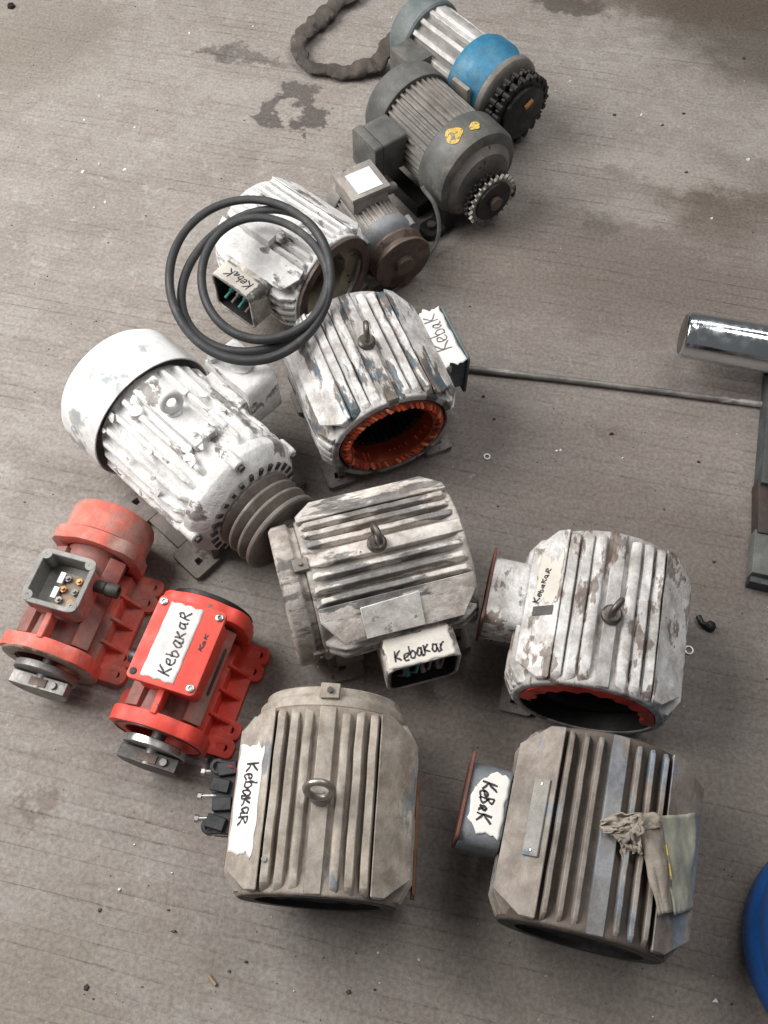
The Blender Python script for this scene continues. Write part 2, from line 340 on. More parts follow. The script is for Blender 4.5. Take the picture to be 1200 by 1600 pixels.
M['chrome'] = grime('chromed_steel', (0.66, 0.70, 0.71), (0.6, 0.64, 0.66), rough=0.16, metal=1.0, bump=0.04, grain=0.05, mottle=0.04)
M['chrome_face'] = grime('dark_shaft_end', (0.2, 0.18, 0.155), (0.15, 0.135, 0.12), rough=0.45, metal=0.7, bump=0.15)
M['frame'] = grime('dark_machine_frame', (0.045, 0.052, 0.055), (0.075, 0.083, 0.083), dirt=(0.085, 0.07, 0.06), dirt_amt=0.3, rough=0.6, bump=0.2)
M['machine_red'] = grime('dark_red_machine_paint', (0.22, 0.022, 0.02), (0.17, 0.018, 0.018), dirt=(0.07, 0.04, 0.035), dirt_amt=0.2, rough=0.45, bump=0.15)
M['pad_grey'] = grime('grey_foot_block', (0.13, 0.135, 0.125), (0.10, 0.105, 0.098), dirt=(0.085, 0.075, 0.066), dirt_amt=0.3, bump=0.2)
M['rod'] = grime('dirty_steel_rod', (0.26, 0.25, 0.235), (0.15, 0.142, 0.135), chip=(0.55, 0.54, 0.52), chip_amt=0.42, chip_scale=16, streak=(.4, 2, 2), rough=0.5, metal=0.35, bump=0.3)
M['drum_blue'] = grime('blue_drum_plastic', (0.006, 0.07, 0.27), (0.008, 0.085, 0.31), chip=(0.16, 0.2, 0.27), chip_amt=0.06, chip_scale=30, dirt=(0.08, 0.1, 0.13), dirt_amt=0.12, rough=0.42, bump=0.1, mottle=0.12)
M['vent'] = grime('vent_slot', (0.03, 0.03, 0.03), (0.045, 0.043, 0.04), bump=0.1)
M['crumb_dark'] = grime('dark_crumbs', (0.05, 0.04, 0.032), (0.08, 0.065, 0.05))
M['crumb_white'] = grime('white_crumbs', (0.8, 0.8, 0.79), (0.72, 0.72, 0.7), mottle=0.04)
M['washer'] = grime('washer_steel', (0.52, 0.51, 0.49), (0.43, 0.42, 0.4), rough=0.45, metal=0.5, bump=0.1)
M['wood'] = grime('wood_sliver', (0.4, 0.3, 0.19), (0.3, 0.21, 0.13), rough=0.8)
M['wire'] = grime('grey_wire_sheath', (0.19, 0.18, 0.17), (0.13, 0.122, 0.115), chip=(0.3, 0.285, 0.26), chip_amt=0.25, chip_scale=30, rough=0.6, bump=0.2)
M['red_wire'] = grime('red_wire', (0.35, 0.03, 0.03), (0.25, 0.025, 0.025))
M['brass'] = grime('key_steel', (0.55, 0.27, 0.11), (0.45, 0.21, 0.09), rough=0.45, metal=0.4)
M['teal_dark'] = grime('dark_teal_box', (0.085, 0.115, 0.13), (0.14, 0.165, 0.175), chip=(0.28, 0.28, 0.27), chip_amt=0.22, chip_scale=16, dirt=(0.2, 0.17, 0.15), dirt_amt=0.25, bump=0.3)

# ------------------------------------------------------------------ floor
def floor_material():
    m = bpy.data.materials.new('raked_concrete'); m.use_nodes = True
    nt = m.node_tree; bs = nt.nodes['Principled BSDF']
    geo = nt.nodes.new('ShaderNodeTexCoord')
    P = geo.outputs['Object']
    rot = mapping(nt, P, rot=(0, 0, R(12.5)))
    sw = mapping(nt, rot, scale=(0.35, 1.6, 1))
    big = noise_n(nt, P, 2.2, 6, 0.6)
    mid = noise_n(nt, sw, 9, 6, 0.62)
    fine = noise_n(nt, P, 130, 5, 0.7)
    streak = noise_n(nt, mapping(nt, rot, scale=(1, 16, 1)), 9, 4, 0.6)
    col = mixc(nt, ramp(nt, 0.34, 0.66, big), (0.310, 0.286, 0.260), (0.258, 0.231, 0.210))
    col = mixc(nt, ramp(nt, 0.40, 0.68, mid, 0, 0.45), col, (0.212, 0.178, 0.160))
    col = mixc(nt, ramp(nt, 0.52, 0.72, noise_n(nt, P, 5.5, 7, 0.66, 0.4), 0, 0.5), col, (0.345, 0.32, 0.295))
    col = mixc(nt, ramp(nt, 0.42, 0.66, streak, 0, 0.16), col, (0.19, 0.158, 0.14))
    col = mixc(nt, ramp(nt, 0.46, 0.62, noise_n(nt, mapping(nt, P, loc=(4, 9, 0)), 16, 9, 0.72, 0.8), 0, 0.38), col, (0.205, 0.17, 0.15))
    col = mixc(nt, ramp(nt, 0.53, 0.66, noise_n(nt, mapping(nt, P, loc=(14, 3, 0)), 24, 9, 0.74, 0.6), 0, 0.42), col, (0.40, 0.385, 0.35))
    col = mixc(nt, ramp(nt, 0.60, 0.70, noise_n(nt, mapping(nt, P, loc=(1, 13, 0)), 70, 6, 0.7), 0, 0.5), col, (0.15, 0.12, 0.10))
    # warped plane coordinates for stains and painted shade of irregular outline
    nz = nt.nodes.new('ShaderNodeTexNoise'); nz.inputs['Scale'].default_value = 13; nz.inputs['Detail'].default_value = 7; nz.inputs['Roughness'].default_value = 0.65
    nt.links.new(P, nz.inputs['Vector'])
    off = nt.nodes.new('ShaderNodeVectorMath'); off.operation = 'MULTIPLY_ADD'
    nt.links.new(nz.outputs['Color'], off.inputs[0]); off.inputs[1].default_value = (0.22, 0.22, 0); off.inputs[2].default_value = (-0.11, -0.11, 0)
    wp = nt.nodes.new('ShaderNodeVectorMath'); wp.operation = 'ADD'
    nt.links.new(P, wp.inputs[0]); nt.links.new(off.outputs[0], wp.inputs[1])
    def stain_shade(px, py, rx, ry, ang, color, amt, soft=0.35):
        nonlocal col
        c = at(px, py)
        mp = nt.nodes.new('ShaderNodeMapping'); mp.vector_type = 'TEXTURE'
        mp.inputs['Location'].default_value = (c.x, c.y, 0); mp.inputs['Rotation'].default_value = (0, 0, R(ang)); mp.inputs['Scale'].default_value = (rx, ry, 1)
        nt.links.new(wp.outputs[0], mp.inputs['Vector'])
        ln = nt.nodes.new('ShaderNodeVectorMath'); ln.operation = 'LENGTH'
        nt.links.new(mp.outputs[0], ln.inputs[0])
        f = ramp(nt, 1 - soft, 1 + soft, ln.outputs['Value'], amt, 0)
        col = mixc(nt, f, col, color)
    OIL = (0.075, 0.064, 0.06); BRN = (0.085, 0.063, 0.048)
    stain_shade(466, 150, 0.06, 0.045, 10, OIL, 0.8, 0.15)
    stain_shade(425, 172, 0.035, 0.06, -20, OIL, 0.8, 0.15)
    stain_shade(480, 185, 0.05, 0.045, 20, OIL, 0.85, 0.15)
    stain_shade(452, 168, 0.03, 0.035, 0, (0.33, 0.3, 0.265), 0.7, 0.2)
    stain_shade(385, 92, 0.12, 0.022, -12, OIL, 0.55, 0.3)
    stain_shade(345, 78, 0.05, 0.02, 10, OIL, 0.5, 0.3)
    stain_shade(895, 6, 0.10, 0.05, -20, (0.07, 0.062, 0.05), 0.8, 0.3)
    stain_shade(1190, 30, 0.34, 0.26, -40, (0.075, 0.062, 0.047), 0.8, 0.4)
    stain_shade(1080, 8, 0.35, 0.08, -10, BRN, 0.7, 0.5)
    stain_shade(1130, 300, 0.22, 0.10, -15, BRN, 0.75, 0.5)
    stain_shade(1110, 345, 0.12, 0.06, -30, BRN, 0.6, 0.5)
    stain_shade(940, 362, 0.045, 0.04, 0, (0.09, 0.083, 0.08), 0.75, 0.4)
    stain_shade(985, 270, 0.06, 0.02, 20, BRN, 0.65, 0.4)
    stain_shade(955, 680, 0.05, 0.018, -25, (0.1, 0.085, 0.078), 0.6, 0.5)
    stain_shade(880, 420, 0.40, 0.16, -10, (0.13, 0.105, 0.09), 0.5, 0.6)  # broad patches: brown dirt with the rightward light drop painted in
    stain_shade(1090, 470, 0.3, 0.12, -10, (0.13, 0.105, 0.09), 0.5, 0.6)
    stain_shade(900, 640, 0.55, 0.3, -10, (0.17, 0.142, 0.13), 0.5, 0.8)
    stain_shade(1000, 400, 0.6, 0.25, -10, (0.14, 0.113, 0.098), 0.5, 0.8)
    stain_shade(1120, 1080, 0.26, 0.32, 0, (0.13, 0.106, 0.09), 0.6, 0.7)  # dirt again, plus dimmer light at the right put into the colour
    stain_shade(720, 1130, 0.22, 0.25, 0, (0.12, 0.097, 0.084), 0.65, 0.7)
    stain_shade(1090, 860, 0.3, 0.12, -10, (0.115, 0.092, 0.08), 0.6, 0.7)
    stain_shade(800, 760, 0.35, 0.18, -10, (0.15, 0.122, 0.11), 0.55, 0.7)
    stain_shade(1000, 330, 0.09, 0.05, 0, (0.36, 0.335, 0.305), 0.4, 0.7)
    stain_shade(1060, 270, 0.2, 0.06, -11, (0.42, 0.39, 0.355), 0.5, 0.6)
    stain_shade(40, 60, 0.24, 0.2, 20, (0.19, 0.165, 0.135), 0.7, 0.6)  # corner vignette painted into the floor colour
    stain_shade(150, 45, 0.06, 0.10, -20, (0.2, 0.17, 0.145), 0.5, 0.5)
    stain_shade(55, 1255, 0.022, 0.03, -20, (0.16, 0.125, 0.105), 0.65, 0.4)
    stain_shade(240, 1495, 0.16, 0.05, -10, (0.2, 0.175, 0.14), 0.45, 0.6)
    stain_shade(20, 1560, 0.12, 0.08, 0, (0.2, 0.165, 0.125), 0.55, 0.6)
    stain_shade(1000, 1540, 0.4, 0.1, -8, (0.19, 0.166, 0.135), 0.5, 0.6)  # brown dirt together with painted light falloff towards the lower right
    stain_shade(1120, 1430, 0.24, 0.26, 0, (0.17, 0.143, 0.115), 0.55, 0.7)
    stain_shade(760, 1500, 0.3, 0.12, 0, (0.21, 0.18, 0.155), 0.5, 0.7)
    # dirt lying in the rake grooves, in broken runs
    at_n = nt.nodes.new('ShaderNodeAttribute'); at_n.attribute_name = 'groove'
    run = ramp(nt, 0.40, 0.66, noise_n(nt, mapping(nt, rot, scale=(1.0, 2.2, 1)), 5, 7, 0.68))
    run = math_n(nt, 'MULTIPLY', run, ramp(nt, 0.36, 0.60, noise_n(nt, mapping(nt, P, loc=(2.6, 0.4, 0)), 1.5, 3), 0.45, 1.0))
    gf = math_n(nt, 'MULTIPLY', at_n.outputs['Fac'], run)
    gf = math_n(nt, 'MULTIPLY', gf, ramp(nt, 0.35, 0.6, noise_n(nt, P, 75, 4, 0.7), 0.15, 1.0))
    col = mixc(nt, math_n(nt, 'MULTIPLY', gf, 0.85), col, (0.068, 0.061, 0.05))
    # paint specks
    vo = nt.nodes.new('ShaderNodeTexVoronoi'); vo.inputs['Scale'].default_value = 42; vo.inputs['Randomness'].default_value = 1
    nt.links.new(wp.outputs[0], vo.inputs['Vector'])
    sel = ramp(nt, 0.60, 0.68, noise_n(nt, P, 6, 3, 0.6))
    sp = math_n(nt, 'MULTIPLY', ramp(nt, 0.05, 0.12, vo.outputs['Distance'], 1, 0), sel)
    col = mixc(nt, math_n(nt, 'MULTIPLY', sp, 0.7), col, (0.58, 0.57, 0.55))
    vo2 = nt.nodes.new('ShaderNodeTexVoronoi'); vo2.inputs['Scale'].default_value = 30; vo2.inputs['Randomness'].default_value = 1
    nt.links.new(mapping(nt, wp.outputs[0], loc=(3.3, 1.7, 0)), vo2.inputs['Vector'])
    sel2 = ramp(nt, 0.56, 0.66, noise_n(nt, mapping(nt, P, loc=(7, 2, 0)), 5, 3, 0.6))
    sp2 = math_n(nt, 'MULTIPLY', ramp(nt, 0.06, 0.16, vo2.outputs['Distance'], 1, 0), sel2)
    col = mixc(nt, math_n(nt, 'MULTIPLY', sp2, 0.55), col, (0.12, 0.095, 0.08))
    col = mixc(nt, 0.28, col, ramp(nt, 0.3, 0.7, fine), 'SOFT_LIGHT')
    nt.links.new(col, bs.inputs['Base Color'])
    nt.links.new(ramp(nt, 0.3, 0.7, mid, 0.62, 0.85), bs.inputs['Roughness'])
    bs.inputs['Specular IOR Level'].default_value = 0.35
    hgt = math_n(nt, 'ADD', math_n(nt, 'MULTIPLY', fine, 0.5), math_n(nt, 'MULTIPLY', streak, 0.6))
    b = nt.nodes.new('ShaderNodeBump'); b.inputs['Strength'].default_value = 0.22; b.inputs['Distance'].default_value = 0.0025
    nt.links.new(hgt, b.inputs['Height']); nt.links.new(b.outputs[0], bs.inputs['Normal'])
    return m

def build_floor():
    pitch = 0.0292
    prof = ((0.0, 0.0, 0.0), (0.0220, 0.0002, 0.0), (0.0246, -0.0002, 0.45), (0.0258, -0.0007, 1.0), (0.0268, -0.0004, 0.6))
    n_g = 150; nx = 150
    x0, x1 = -2.4, 2.4
    y0 = -0.95
    rnd = random.Random(4)
    verts, att, faces = [], [], []
    ca, sa = math.cos(R(-12.5)), math.sin(R(-12.5))
    rows = 0
    for g in range(n_g):
        jy = rnd.uniform(-0.0025, 0.0025)
        for (dy, dz, a) in prof:
            for i in range(nx + 1):
                x = x0 + (x1 - x0) * i / nx
                w = mnoise.noise(Vector((x * 2.2, g * 0.16, 0))) * 0.012 + mnoise.noise(Vector((x * 6, g * 0.9, 3))) * 0.0022 + mnoise.noise(Vector((x * 24, g * 1.7, 3))) * 0.0010
                y = y0 + g * pitch + dy + (jy if a else 0) + w
                zz = dz * (0.45 + 0.75 * abs(mnoise.noise(Vector((x * 4, g * 3.1, 7)))) * 2)
                verts.append((x * ca - y * sa, x * sa + y * ca + 0.25, zz))
                att.append(a)
            rows += 1
    for r in range(rows - 1):
        for i in range(nx):
            a = r * (nx + 1) + i
            faces.append((a, a + 1, a + nx + 2, a + nx + 1))
    me = bpy.data.meshes.new('floor')
    me.from_pydata(verts, [], faces)
    at_ = me.attributes.new('groove', 'FLOAT', 'POINT')
    at_.data.foreach_set('value', att)
    for p in me.polygons: p.use_smooth = False
    me.materials.append(floor_material())
    o = bpy.data.objects.new('floor', me)
    COL.objects.link(o)
    o['kind'] = 'structure'
    return o
build_floor()

# ------------------------------------------------------------------ handwriting and tape
def crv(pts, n=4):
    out = []
    P_ = [pts[0]] + list(pts) + [pts[-1]]
    for i in range(1, len(P_) - 2):
        p0, p1, p2, p3 = P_[i - 1], P_[i], P_[i + 1], P_[i + 2]
        for k in range(n):
            t = k / n
            out.append(tuple(0.5 * (2 * p1[j] + (p2[j] - p0[j]) * t + (2 * p0[j] - 5 * p1[j] + 4 * p2[j] - p3[j]) * t * t + (3 * p1[j] - p0[j] - 3 * p2[j] + p3[j]) * t ** 3) for j in (0, 1)))
    out.append(pts[-1])
    return out
GLYPH = {   # width, strokes
    'K': (0.62, [[(0.06, 1.0), (0.03, 0.0)], [(0.60, 0.98), (0.06, 0.45), (0.64, 0.02)]]),
    'e': (0.52, [crv([(0.04, 0.28), (0.30, 0.32), (0.46, 0.46), (0.30, 0.60), (0.08, 0.42), (0.08, 0.14), (0.28, 0.0), (0.52, 0.12)])]),
    'b': (0.50, [crv([(0.05, 1.02), (0.04, 0.5), (0.06, 0.04)]), crv([(0.06, 0.42), (0.28, 0.56), (0.46, 0.34), (0.32, 0.04), (0.06, 0.04)])]),
    'a': (0.58, [crv([(0.40, 0.52), (0.20, 0.60), (0.03, 0.30), (0.16, 0.04), (0.38, 0.30)]), crv([(0.42, 0.62), (0.41, 0.25), (0.47, 0.0), (0.62, 0.06)])]),
    'k': (0.56, [[(0.06, 0.78), (0.04, 0.0)], [(0.50, 0.74), (0.08, 0.36), (0.56, 0.0)]]),
    'R': (0.60, [[(0.06, 0.78), (0.06, 0.0)], crv([(0.02, 0.74), (0.34, 0.80), (0.44, 0.58), (0.08, 0.40)]), [(0.14, 0.40), (0.64, 0.0)]]),
    'r': (0.46, [[(0.06, 0.6), (0.10, 0.0)], crv([(0.09, 0.4), (0.2, 0.58), (0.48, 0.66)])]),
    'B': (0.56, [crv([(0.05, 1.0), (0.05, 0.5), (0.05, 0.0)]), crv([(0.05, 0.98), (0.4, 0.86), (0.1, 0.52)]), crv([(0.1, 0.52), (0.5, 0.3), (0.05, 0.0)])]),
    ' ': (0.3, []),
}
def write(text, fn, o, d, height, width, lw, mat, parent, gap=0.12, name='handwriting', rise=0.0, seed=1):
    """ink strokes on a surface fn(a,b,h); o start of the baseline, d its direction (unit, in the tape's own plane), letters 'up' = d turned left"""
    rnd = random.Random(seed)
    slant = rnd.uniform(-0.05, 0.22)
    tot = sum(GLYPH[c][0] + gap for c in text) - gap
    sx = width / tot; sy = height
    d = Vector((d[0], d[1])).normalized(); up = Vector((-d.y, d.x))
    mb = MB(); x = 0.0
    for ci, c in enumerate(text):
        w, strokes = GLYPH[c]
        dyy = rnd.uniform(-0.10, 0.10) + rise * x / tot
        sl = slant + rnd.uniform(-0.12, 0.12); ks = rnd.uniform(0.84, 1.14)
        for st in strokes:
            pl = []
            for i in range(len(st) - 1):
                p, q = st[i], st[i + 1]
                k = 4 if len(st) <= 3 else 1
                for t in range(k): pl.append((p[0] + (q[0] - p[0]) * t / k, p[1] + (q[1] - p[1]) * t / k))
            pl.append(st[-1])
            W2 = []
            for p in pl:
                jx, jy = mnoise.noise(Vector((p[0] * 3 + ci * 7, p[1] * 3, seed))) * 0.09, mnoise.noise(Vector((p[0] * 3 + ci * 7, p[1] * 3, seed + 50))) * 0.09
                q = Vector(o) + d * ((x + p[0] * ks + jx + sl * p[1]) * sx) + up * ((p[1] * ks + jy + dyy) * sy)
                W2.append(q)
            L_, R_ = [], []
            for i, q in enumerate(W2):
                t = (W2[min(i + 1, len(W2) - 1)] - W2[max(i - 1, 0)])
                if t.length < 1e-9: t = Vector((1, 0))
                t.normalize(); nn = Vector((-t.y, t.x)) * lw / 2 * (0.62 + 0.5 * abs(math.sin(i * 0.7 + ci)) + 0.15 * rnd.random())
                a, b = q + nn, q - nn
                L_.append(mb.v(fn(a.x, a.y, 0.0009))); R_.append(mb.v(fn(b.x, b.y, 0.0009)))
            for i in range(len(L_) - 1): mb.face([L_[i], R_[i], R_[i + 1], L_[i + 1]])
        x += w + gap
    return mb.build(name, mat, parent, sharp=180)
def tape(fn, w, h, mat, parent, label=None, rag=0.004, seed=0, nu=26, nv=12, name='masking_tape', ends=0.006, lift=0.0006, shape=None):
    """strip of torn tape over fn(a,b,h): a in 0..w, b in 0..h"""
    mb = MB(); grid = []
    for i in range(nu + 1):
        row = []
        for j in range(nv + 1):
            u, v = i / nu, j / nv
            a, b = u * w, v * h
            ed = (max(0, 1 - 2 * u * 1.6), max(0, (2 * u - 2) * 1.6 + 1))
            a += (mnoise.noise(Vector((v * 6, seed * 3.1, 0))) * ends + mnoise.noise(Vector((v * 13, seed * 3.1, 4))) * ends * 0.35) * (ed[0] if u < .5 else ed[1])
            b += mnoise.noise(Vector((u * 7, seed * 1.7, 9))) * rag * abs(2 * v - 1)
            if shape: a, b = shape(u, v, a, b)
            wr = mnoise.noise(Vector((a * 60, b * 60, seed))) * 0.0003
            row.append(mb.v(fn(a, b, lift + wr)))
        grid.append(row)
    for i in range(nu):
        for j in range(nv):
            mb.face([grid[i][j], grid[i + 1][j], grid[i + 1][j + 1], grid[i][j + 1]])
    o = mb.build(name, mat, parent, sharp=180)
    md = o.modifiers.new('thick', 'SOLIDIFY'); md.thickness = 0.0004; md.offset = -1
    if label: o['label'] = label
    return o
def plane_fn(O, U, V):
    O, U, V = Vector(O), Vector(U).normalized(), Vector(V).normalized()
    N = U.cross(V).normalized()
    return lambda a, b, h: O + U * a + V * b + N * h

# ------------------------------------------------------------------ finned cast motors (open ended, axis along local Y, open end at -Y)
def eye_bolt(root, H, z0, mat, ring_rot=0.0, tilt=0.0, y=0.0, R_=0.0165, r=0.0045, shank=0.012, x=0.0):
    mb = MB()
    z = H + z0
    mb.lathe([(0.017, 0), (0.0165, 0.006), (0.013, 0.009), (0.006, 0.009)], (x, y, z), (0, 0, 1), 20)
    mb.cyl((x, y, z + 0.007), (x, y, z + 0.007 + shank), 0.0055)
    c = Vector((x, y, z + 0.009 + shank + R_ * 0.8))
    a = R(ring_rot)
    e1 = Vector((math.cos(a), math.sin(a), 0)); up = Vector((-math.sin(a) * math.sin(R(tilt)), math.cos(a) * math.sin(R(tilt)), math.cos(R(tilt))))
    mb.sweep([c + e1 * R_ * math.cos(t) + up * R_ * math.sin(t) for t in [2 * PI * i / 28 for i in range(28)]], r, 10, closed=True)
    return mb.build('eye_bolt', mat, root)

def fin_prism(mb, L, t, chamf, base, tip, to_xyz, seed, n=22):
    """fin with waved worn tip: stations along y; to_xyz(y, height, side)"""
    rings = []
    ys = [-L / 2, -L / 2 + chamf * 0.5] + [(-L / 2 + chamf) + (L - 2 * chamf) * i / n for i in range(n + 1)] + [L / 2 - chamf * 0.5, L / 2]
    for i, y in enumerate(ys):
        k = min(1.0, min(y + L / 2, L / 2 - y) / chamf if chamf else 1)
        tp = base + (tip - base) * (0.45 + 0.55 * max(0, k)) + mnoise.noise(Vector((y * 30, seed * 7.7, 0))) * 0.0012 - max(0, mnoise.noise(Vector((y * 75, seed * 5.1, 2))) - 0.25) * 0.006
        ww = mnoise.noise(Vector((y * 22, seed * 3.3, 5))) * 0.0009
        rings.append([to_xyz(y, base, -t * 0.62 + ww), to_xyz(y, base, t * 0.62 + ww), to_xyz(y, tp, t * 0.40 + ww), to_xyz(y, tp, -t * 0.40 + ww)])
    mb.rings(rings)

def finned_motor(label, loc, rot, L, mats, H=0.135, bolt=None, group=None, foot_mat=None, corner=0.137, fin_t=0.0115, skip_fins=(), rim_r=0.124, core=0.110, bore=0.108, rear=None, feet=True, name='electric_motor', strip_w=0.025):
    mh, mf, mstrip = mats
    root = thing(name, label, 'motor', loc, rot, group)
    mb = MB()
    h = L / 2
    core = max(core, bore + 0.0025) + 0.003
    mb.lathe([(bore, -h), (rim_r - 0.003, -h), (rim_r, -h + 0.003), (rim_r - 0.001, -h + 0.010), (core + 0.004, -h + 0.022), (core, -h + 0.034), (core, h - 0.034), (core + 0.004, h - 0.022), (rim_r - 0.001, h - 0.010), (rim_r, h - 0.003), (rim_r - 0.003, h), (bore, h)], (0, 0, H), seg=64, closed=True)
    hs = mb.build('housing', mh, root, bevel=0.0012)
    mb = MB()
    mb.box((0, 0, H + 0.112), (strip_w, L - 0.004, 0.027))
    mb.build('top_strip', mstrip, hs, bevel=0.0015)
    sd = 0
    # upright fins either side of the strip
    for s in (-1, 1):
        for i, (x, tip) in enumerate(((0.0285, 0.1245), (0.0495, 0.1205), (0.0705, 0.1145))):
            sd += 1
            mb = MB(); xx = s * x
            fin_prism(mb, L - 0.008, fin_t, 0.011, math.sqrt(max(core ** 2 - x * x, 0)) - 0.001, tip, lambda y, hh, w: Vector((xx + w, y, H + hh)), sd + loc[0] * 100)
            mb.build('fin', mf, hs, bevel=0.001)
        # wide corner panel, its ends cut at a slant
        mb = MB()
        A, B, A2, B2 = Vector((s * 0.081, 0, 0.1105)), Vector((s * corner, 0, 0.066)), Vector((s * 0.083, 0, 0.081)), Vector((s * 0.103, 0, 0.056))
        rings = []
        for y, k in ((-h + 0.004, 0.35), (-h + 0.034, 1.0), (-0.03, 1.0), (0.03, 1.0), (h - 0.034, 1.0), (h - 0.004, 0.35)):
            q = Vector((0, y, H))
            rings.append([q + A, q + A.lerp(B, k), q + A2.lerp(B2, k), q + A2])
        mb.rings(rings)
        mb.build('corner_panel', mf, hs, bevel=0.0018, jitter=0.0006)
        # level fins down the flank
        for i, (z, tip) in enumerate(((0.042, 0.139), (0.020, 0.141), (-0.002, 0.141), (-0.024, 0.139), (-0.046, 0.135))):
            sd += 1
            if (s, i) in skip_fins: continue
            mb = MB(); zz = z
            fin_prism(mb, L - 0.01, fin_t, 0.028, math.sqrt(core ** 2 - z * z) - 0.001, tip, lambda y, hh, w: Vector((s * hh, y, H + zz + w)), sd + loc[0] * 100)
            mb.build('fin', mf, hs, bevel=0.001)
        if feet:
            # foot rail with bolt holes, web above it
            for e in (-1, 1):
                mb = MB()
                out = rrect(0.058, 0.062, 0.006, 4)
                mb.annulus(out, hole_for(out, s * 0.004, e * 0.008, 0.0085), 0.0, 0.014, (s * 0.105, e * (h - 0.035), 0), (1, 0, 0), (0, 1, 0), (0, 0, 1))
                mb.box((s * 0.101, e * (h - 0.045), 0.040), (0.014, 0.05, 0.054))
                mb.build('foot', foot_mat or M['foot'], root, bevel=0.0012)
    if bolt:
        eye_bolt(root, H, 0.127, **bolt)
    return root, hs

def winding(root, H, y0, mat, mat2, ro=0.1085, ri=0.080, depth=0.05, n=58, seed=1):
    """end winding: fat ring of coil heads, highlight and shade painted by strand colour, and the slotted core behind it"""
    rnd = random.Random(seed)
    mb = MB()
    prof = [(ri + 0.004, depth), (ri, depth * 0.5), (ri + 0.004, 0.006), ((ri + ro) / 2, 0.0), (ro - 0.003, 0.006), (ro, depth * 0.5), (ro - 0.002, depth)]
    mb.lathe(prof, (0, y0, H), (0, 1, 0), 56, closed=True)
    w = mb.build('winding', mat2, root, jitter=0.002)
    for k in range(n):
        a = 2 * PI * k / n + rnd.uniform(-0.05, 0.05)
        tw = rnd.uniform(0.16, 0.30)
        mb = MB()
        pts = []
        for i in range(7):
            t = i / 6
            r = ri + 0.003 + (ro - ri - 0.005) * t
            yy = y0 + depth * 0.5 - math.sin(PI * t) * (depth * 0.52)
            aa = a + tw * (t - 0.5)
            pts.append((math.cos(aa) * r, yy, H + math.sin(aa) * r))
        mb.sweep(pts, rnd.uniform(0.0030, 0.0046), 7)
        mb.build('coil_strand', (M['copper_light'] if k % 3 == 0 else mat) if k % 4 else mat2, w)
    mb = MB()
    n2 = 36
    outer = circ(0.110, n2 * 4)
    inner = []
    for i in range(n2 * 4):
        a = 2 * PI * i / (n2 * 4)
        r = 0.069 if i % 4 in (0, 1) else 0.078
        inner.append((r * math.cos(a), r * math.sin(a)))
    mb.annulus(outer, inner, 0, 0.14, (0, y0 + depth - 0.004, H), (1, 0, 0), (0, 0, 1), (0, 1, 0))
    mb.build('stator_core', M['core'], root)
    return w
def dark_inside(root, H, L, r, y=0.02, mat=None, face=True):  # black linings carry the shade of the open end in their colour
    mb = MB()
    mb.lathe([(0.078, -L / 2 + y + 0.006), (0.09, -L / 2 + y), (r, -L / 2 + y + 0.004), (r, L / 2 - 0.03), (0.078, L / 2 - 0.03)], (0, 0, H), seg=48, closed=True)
    w = mb.build('shade_black_winding', mat or M['bore'], root, jitter=0.003)
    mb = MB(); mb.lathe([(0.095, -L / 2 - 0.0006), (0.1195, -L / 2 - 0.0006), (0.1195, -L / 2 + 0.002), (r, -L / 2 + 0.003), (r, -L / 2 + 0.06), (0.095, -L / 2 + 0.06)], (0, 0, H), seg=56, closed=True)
    if face: mb.build('mating_face', M['bore'], root)  # dark bare metal, blackened further for the opening's shade
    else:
        mb.bm.free(); mb = MB(); mb.lathe([(r - 0.0005, -L / 2 + 0.002), (r + 0.0004, -L / 2 + 0.002), (r + 0.0004, -L / 2 + 0.08), (r - 0.0005, -L / 2 + 0.08)], (0, 0, H), seg=56, closed=True); mb.build('bore_shade_sleeve', M['bore'], root)  # added sleeve: bore wall coloured black in place of shade
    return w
def rear_plate(root, H, y, mat, r=0.1, bore=0.02):
    mb = MB()
    mb.lathe([(bore, y - 0.004), (r, y - 0.004), (r, y), (bore, y)], (0, 0, H), seg=40, closed=True)
    return mb.build('end_shield', mat, root)

def terminal_box(root, H, side, mat, y=0.0, x0=0.125, depth=0.06, w=0.125, zc=0.012, hh=0.105, open_=False, rr=0.022, wall=0.006, base=True):
    """box cast on the flank: outline in the YZ plane drawn out along X; open_ leaves the outer side open"""
    mb = MB()
    o = (side * x0, y, H + zc)
    U, V, N = (0, 1, 0), (0, 0, 1), (side, 0, 0)
    out = rrect(w, hh, rr, 6)
    if open_:
        inn = rrect(w - 2 * wall, hh - 2 * wall, rr - wall, 6)
        mb.annulus(out, inn, 0, depth, o, U, V, N)
        mb.prism(inn, 0.002, 0.008, o, U, V, N)
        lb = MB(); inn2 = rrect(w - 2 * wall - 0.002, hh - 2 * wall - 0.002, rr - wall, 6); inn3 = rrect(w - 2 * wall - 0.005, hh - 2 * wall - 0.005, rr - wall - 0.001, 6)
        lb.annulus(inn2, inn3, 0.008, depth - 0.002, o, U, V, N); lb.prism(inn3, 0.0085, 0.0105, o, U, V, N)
        lb.build('box_lining', M['bore'], root)  # added black lining paints the shade inside the open box
    else:
        mb.prism(out, 0, depth, o, U, V, N)
    if base:
        nk = rrect(w * 0.8, hh * 0.8, rr * 0.8, 6)
        mb.prism(nk, -0.035, -0.001, o, U, V, N)
    return mb.build('terminal_box', mat, root, bevel=0.0022, seg=2, jitter=0.0005)

# ================================================================== the motors
KB = 'Kebakar'
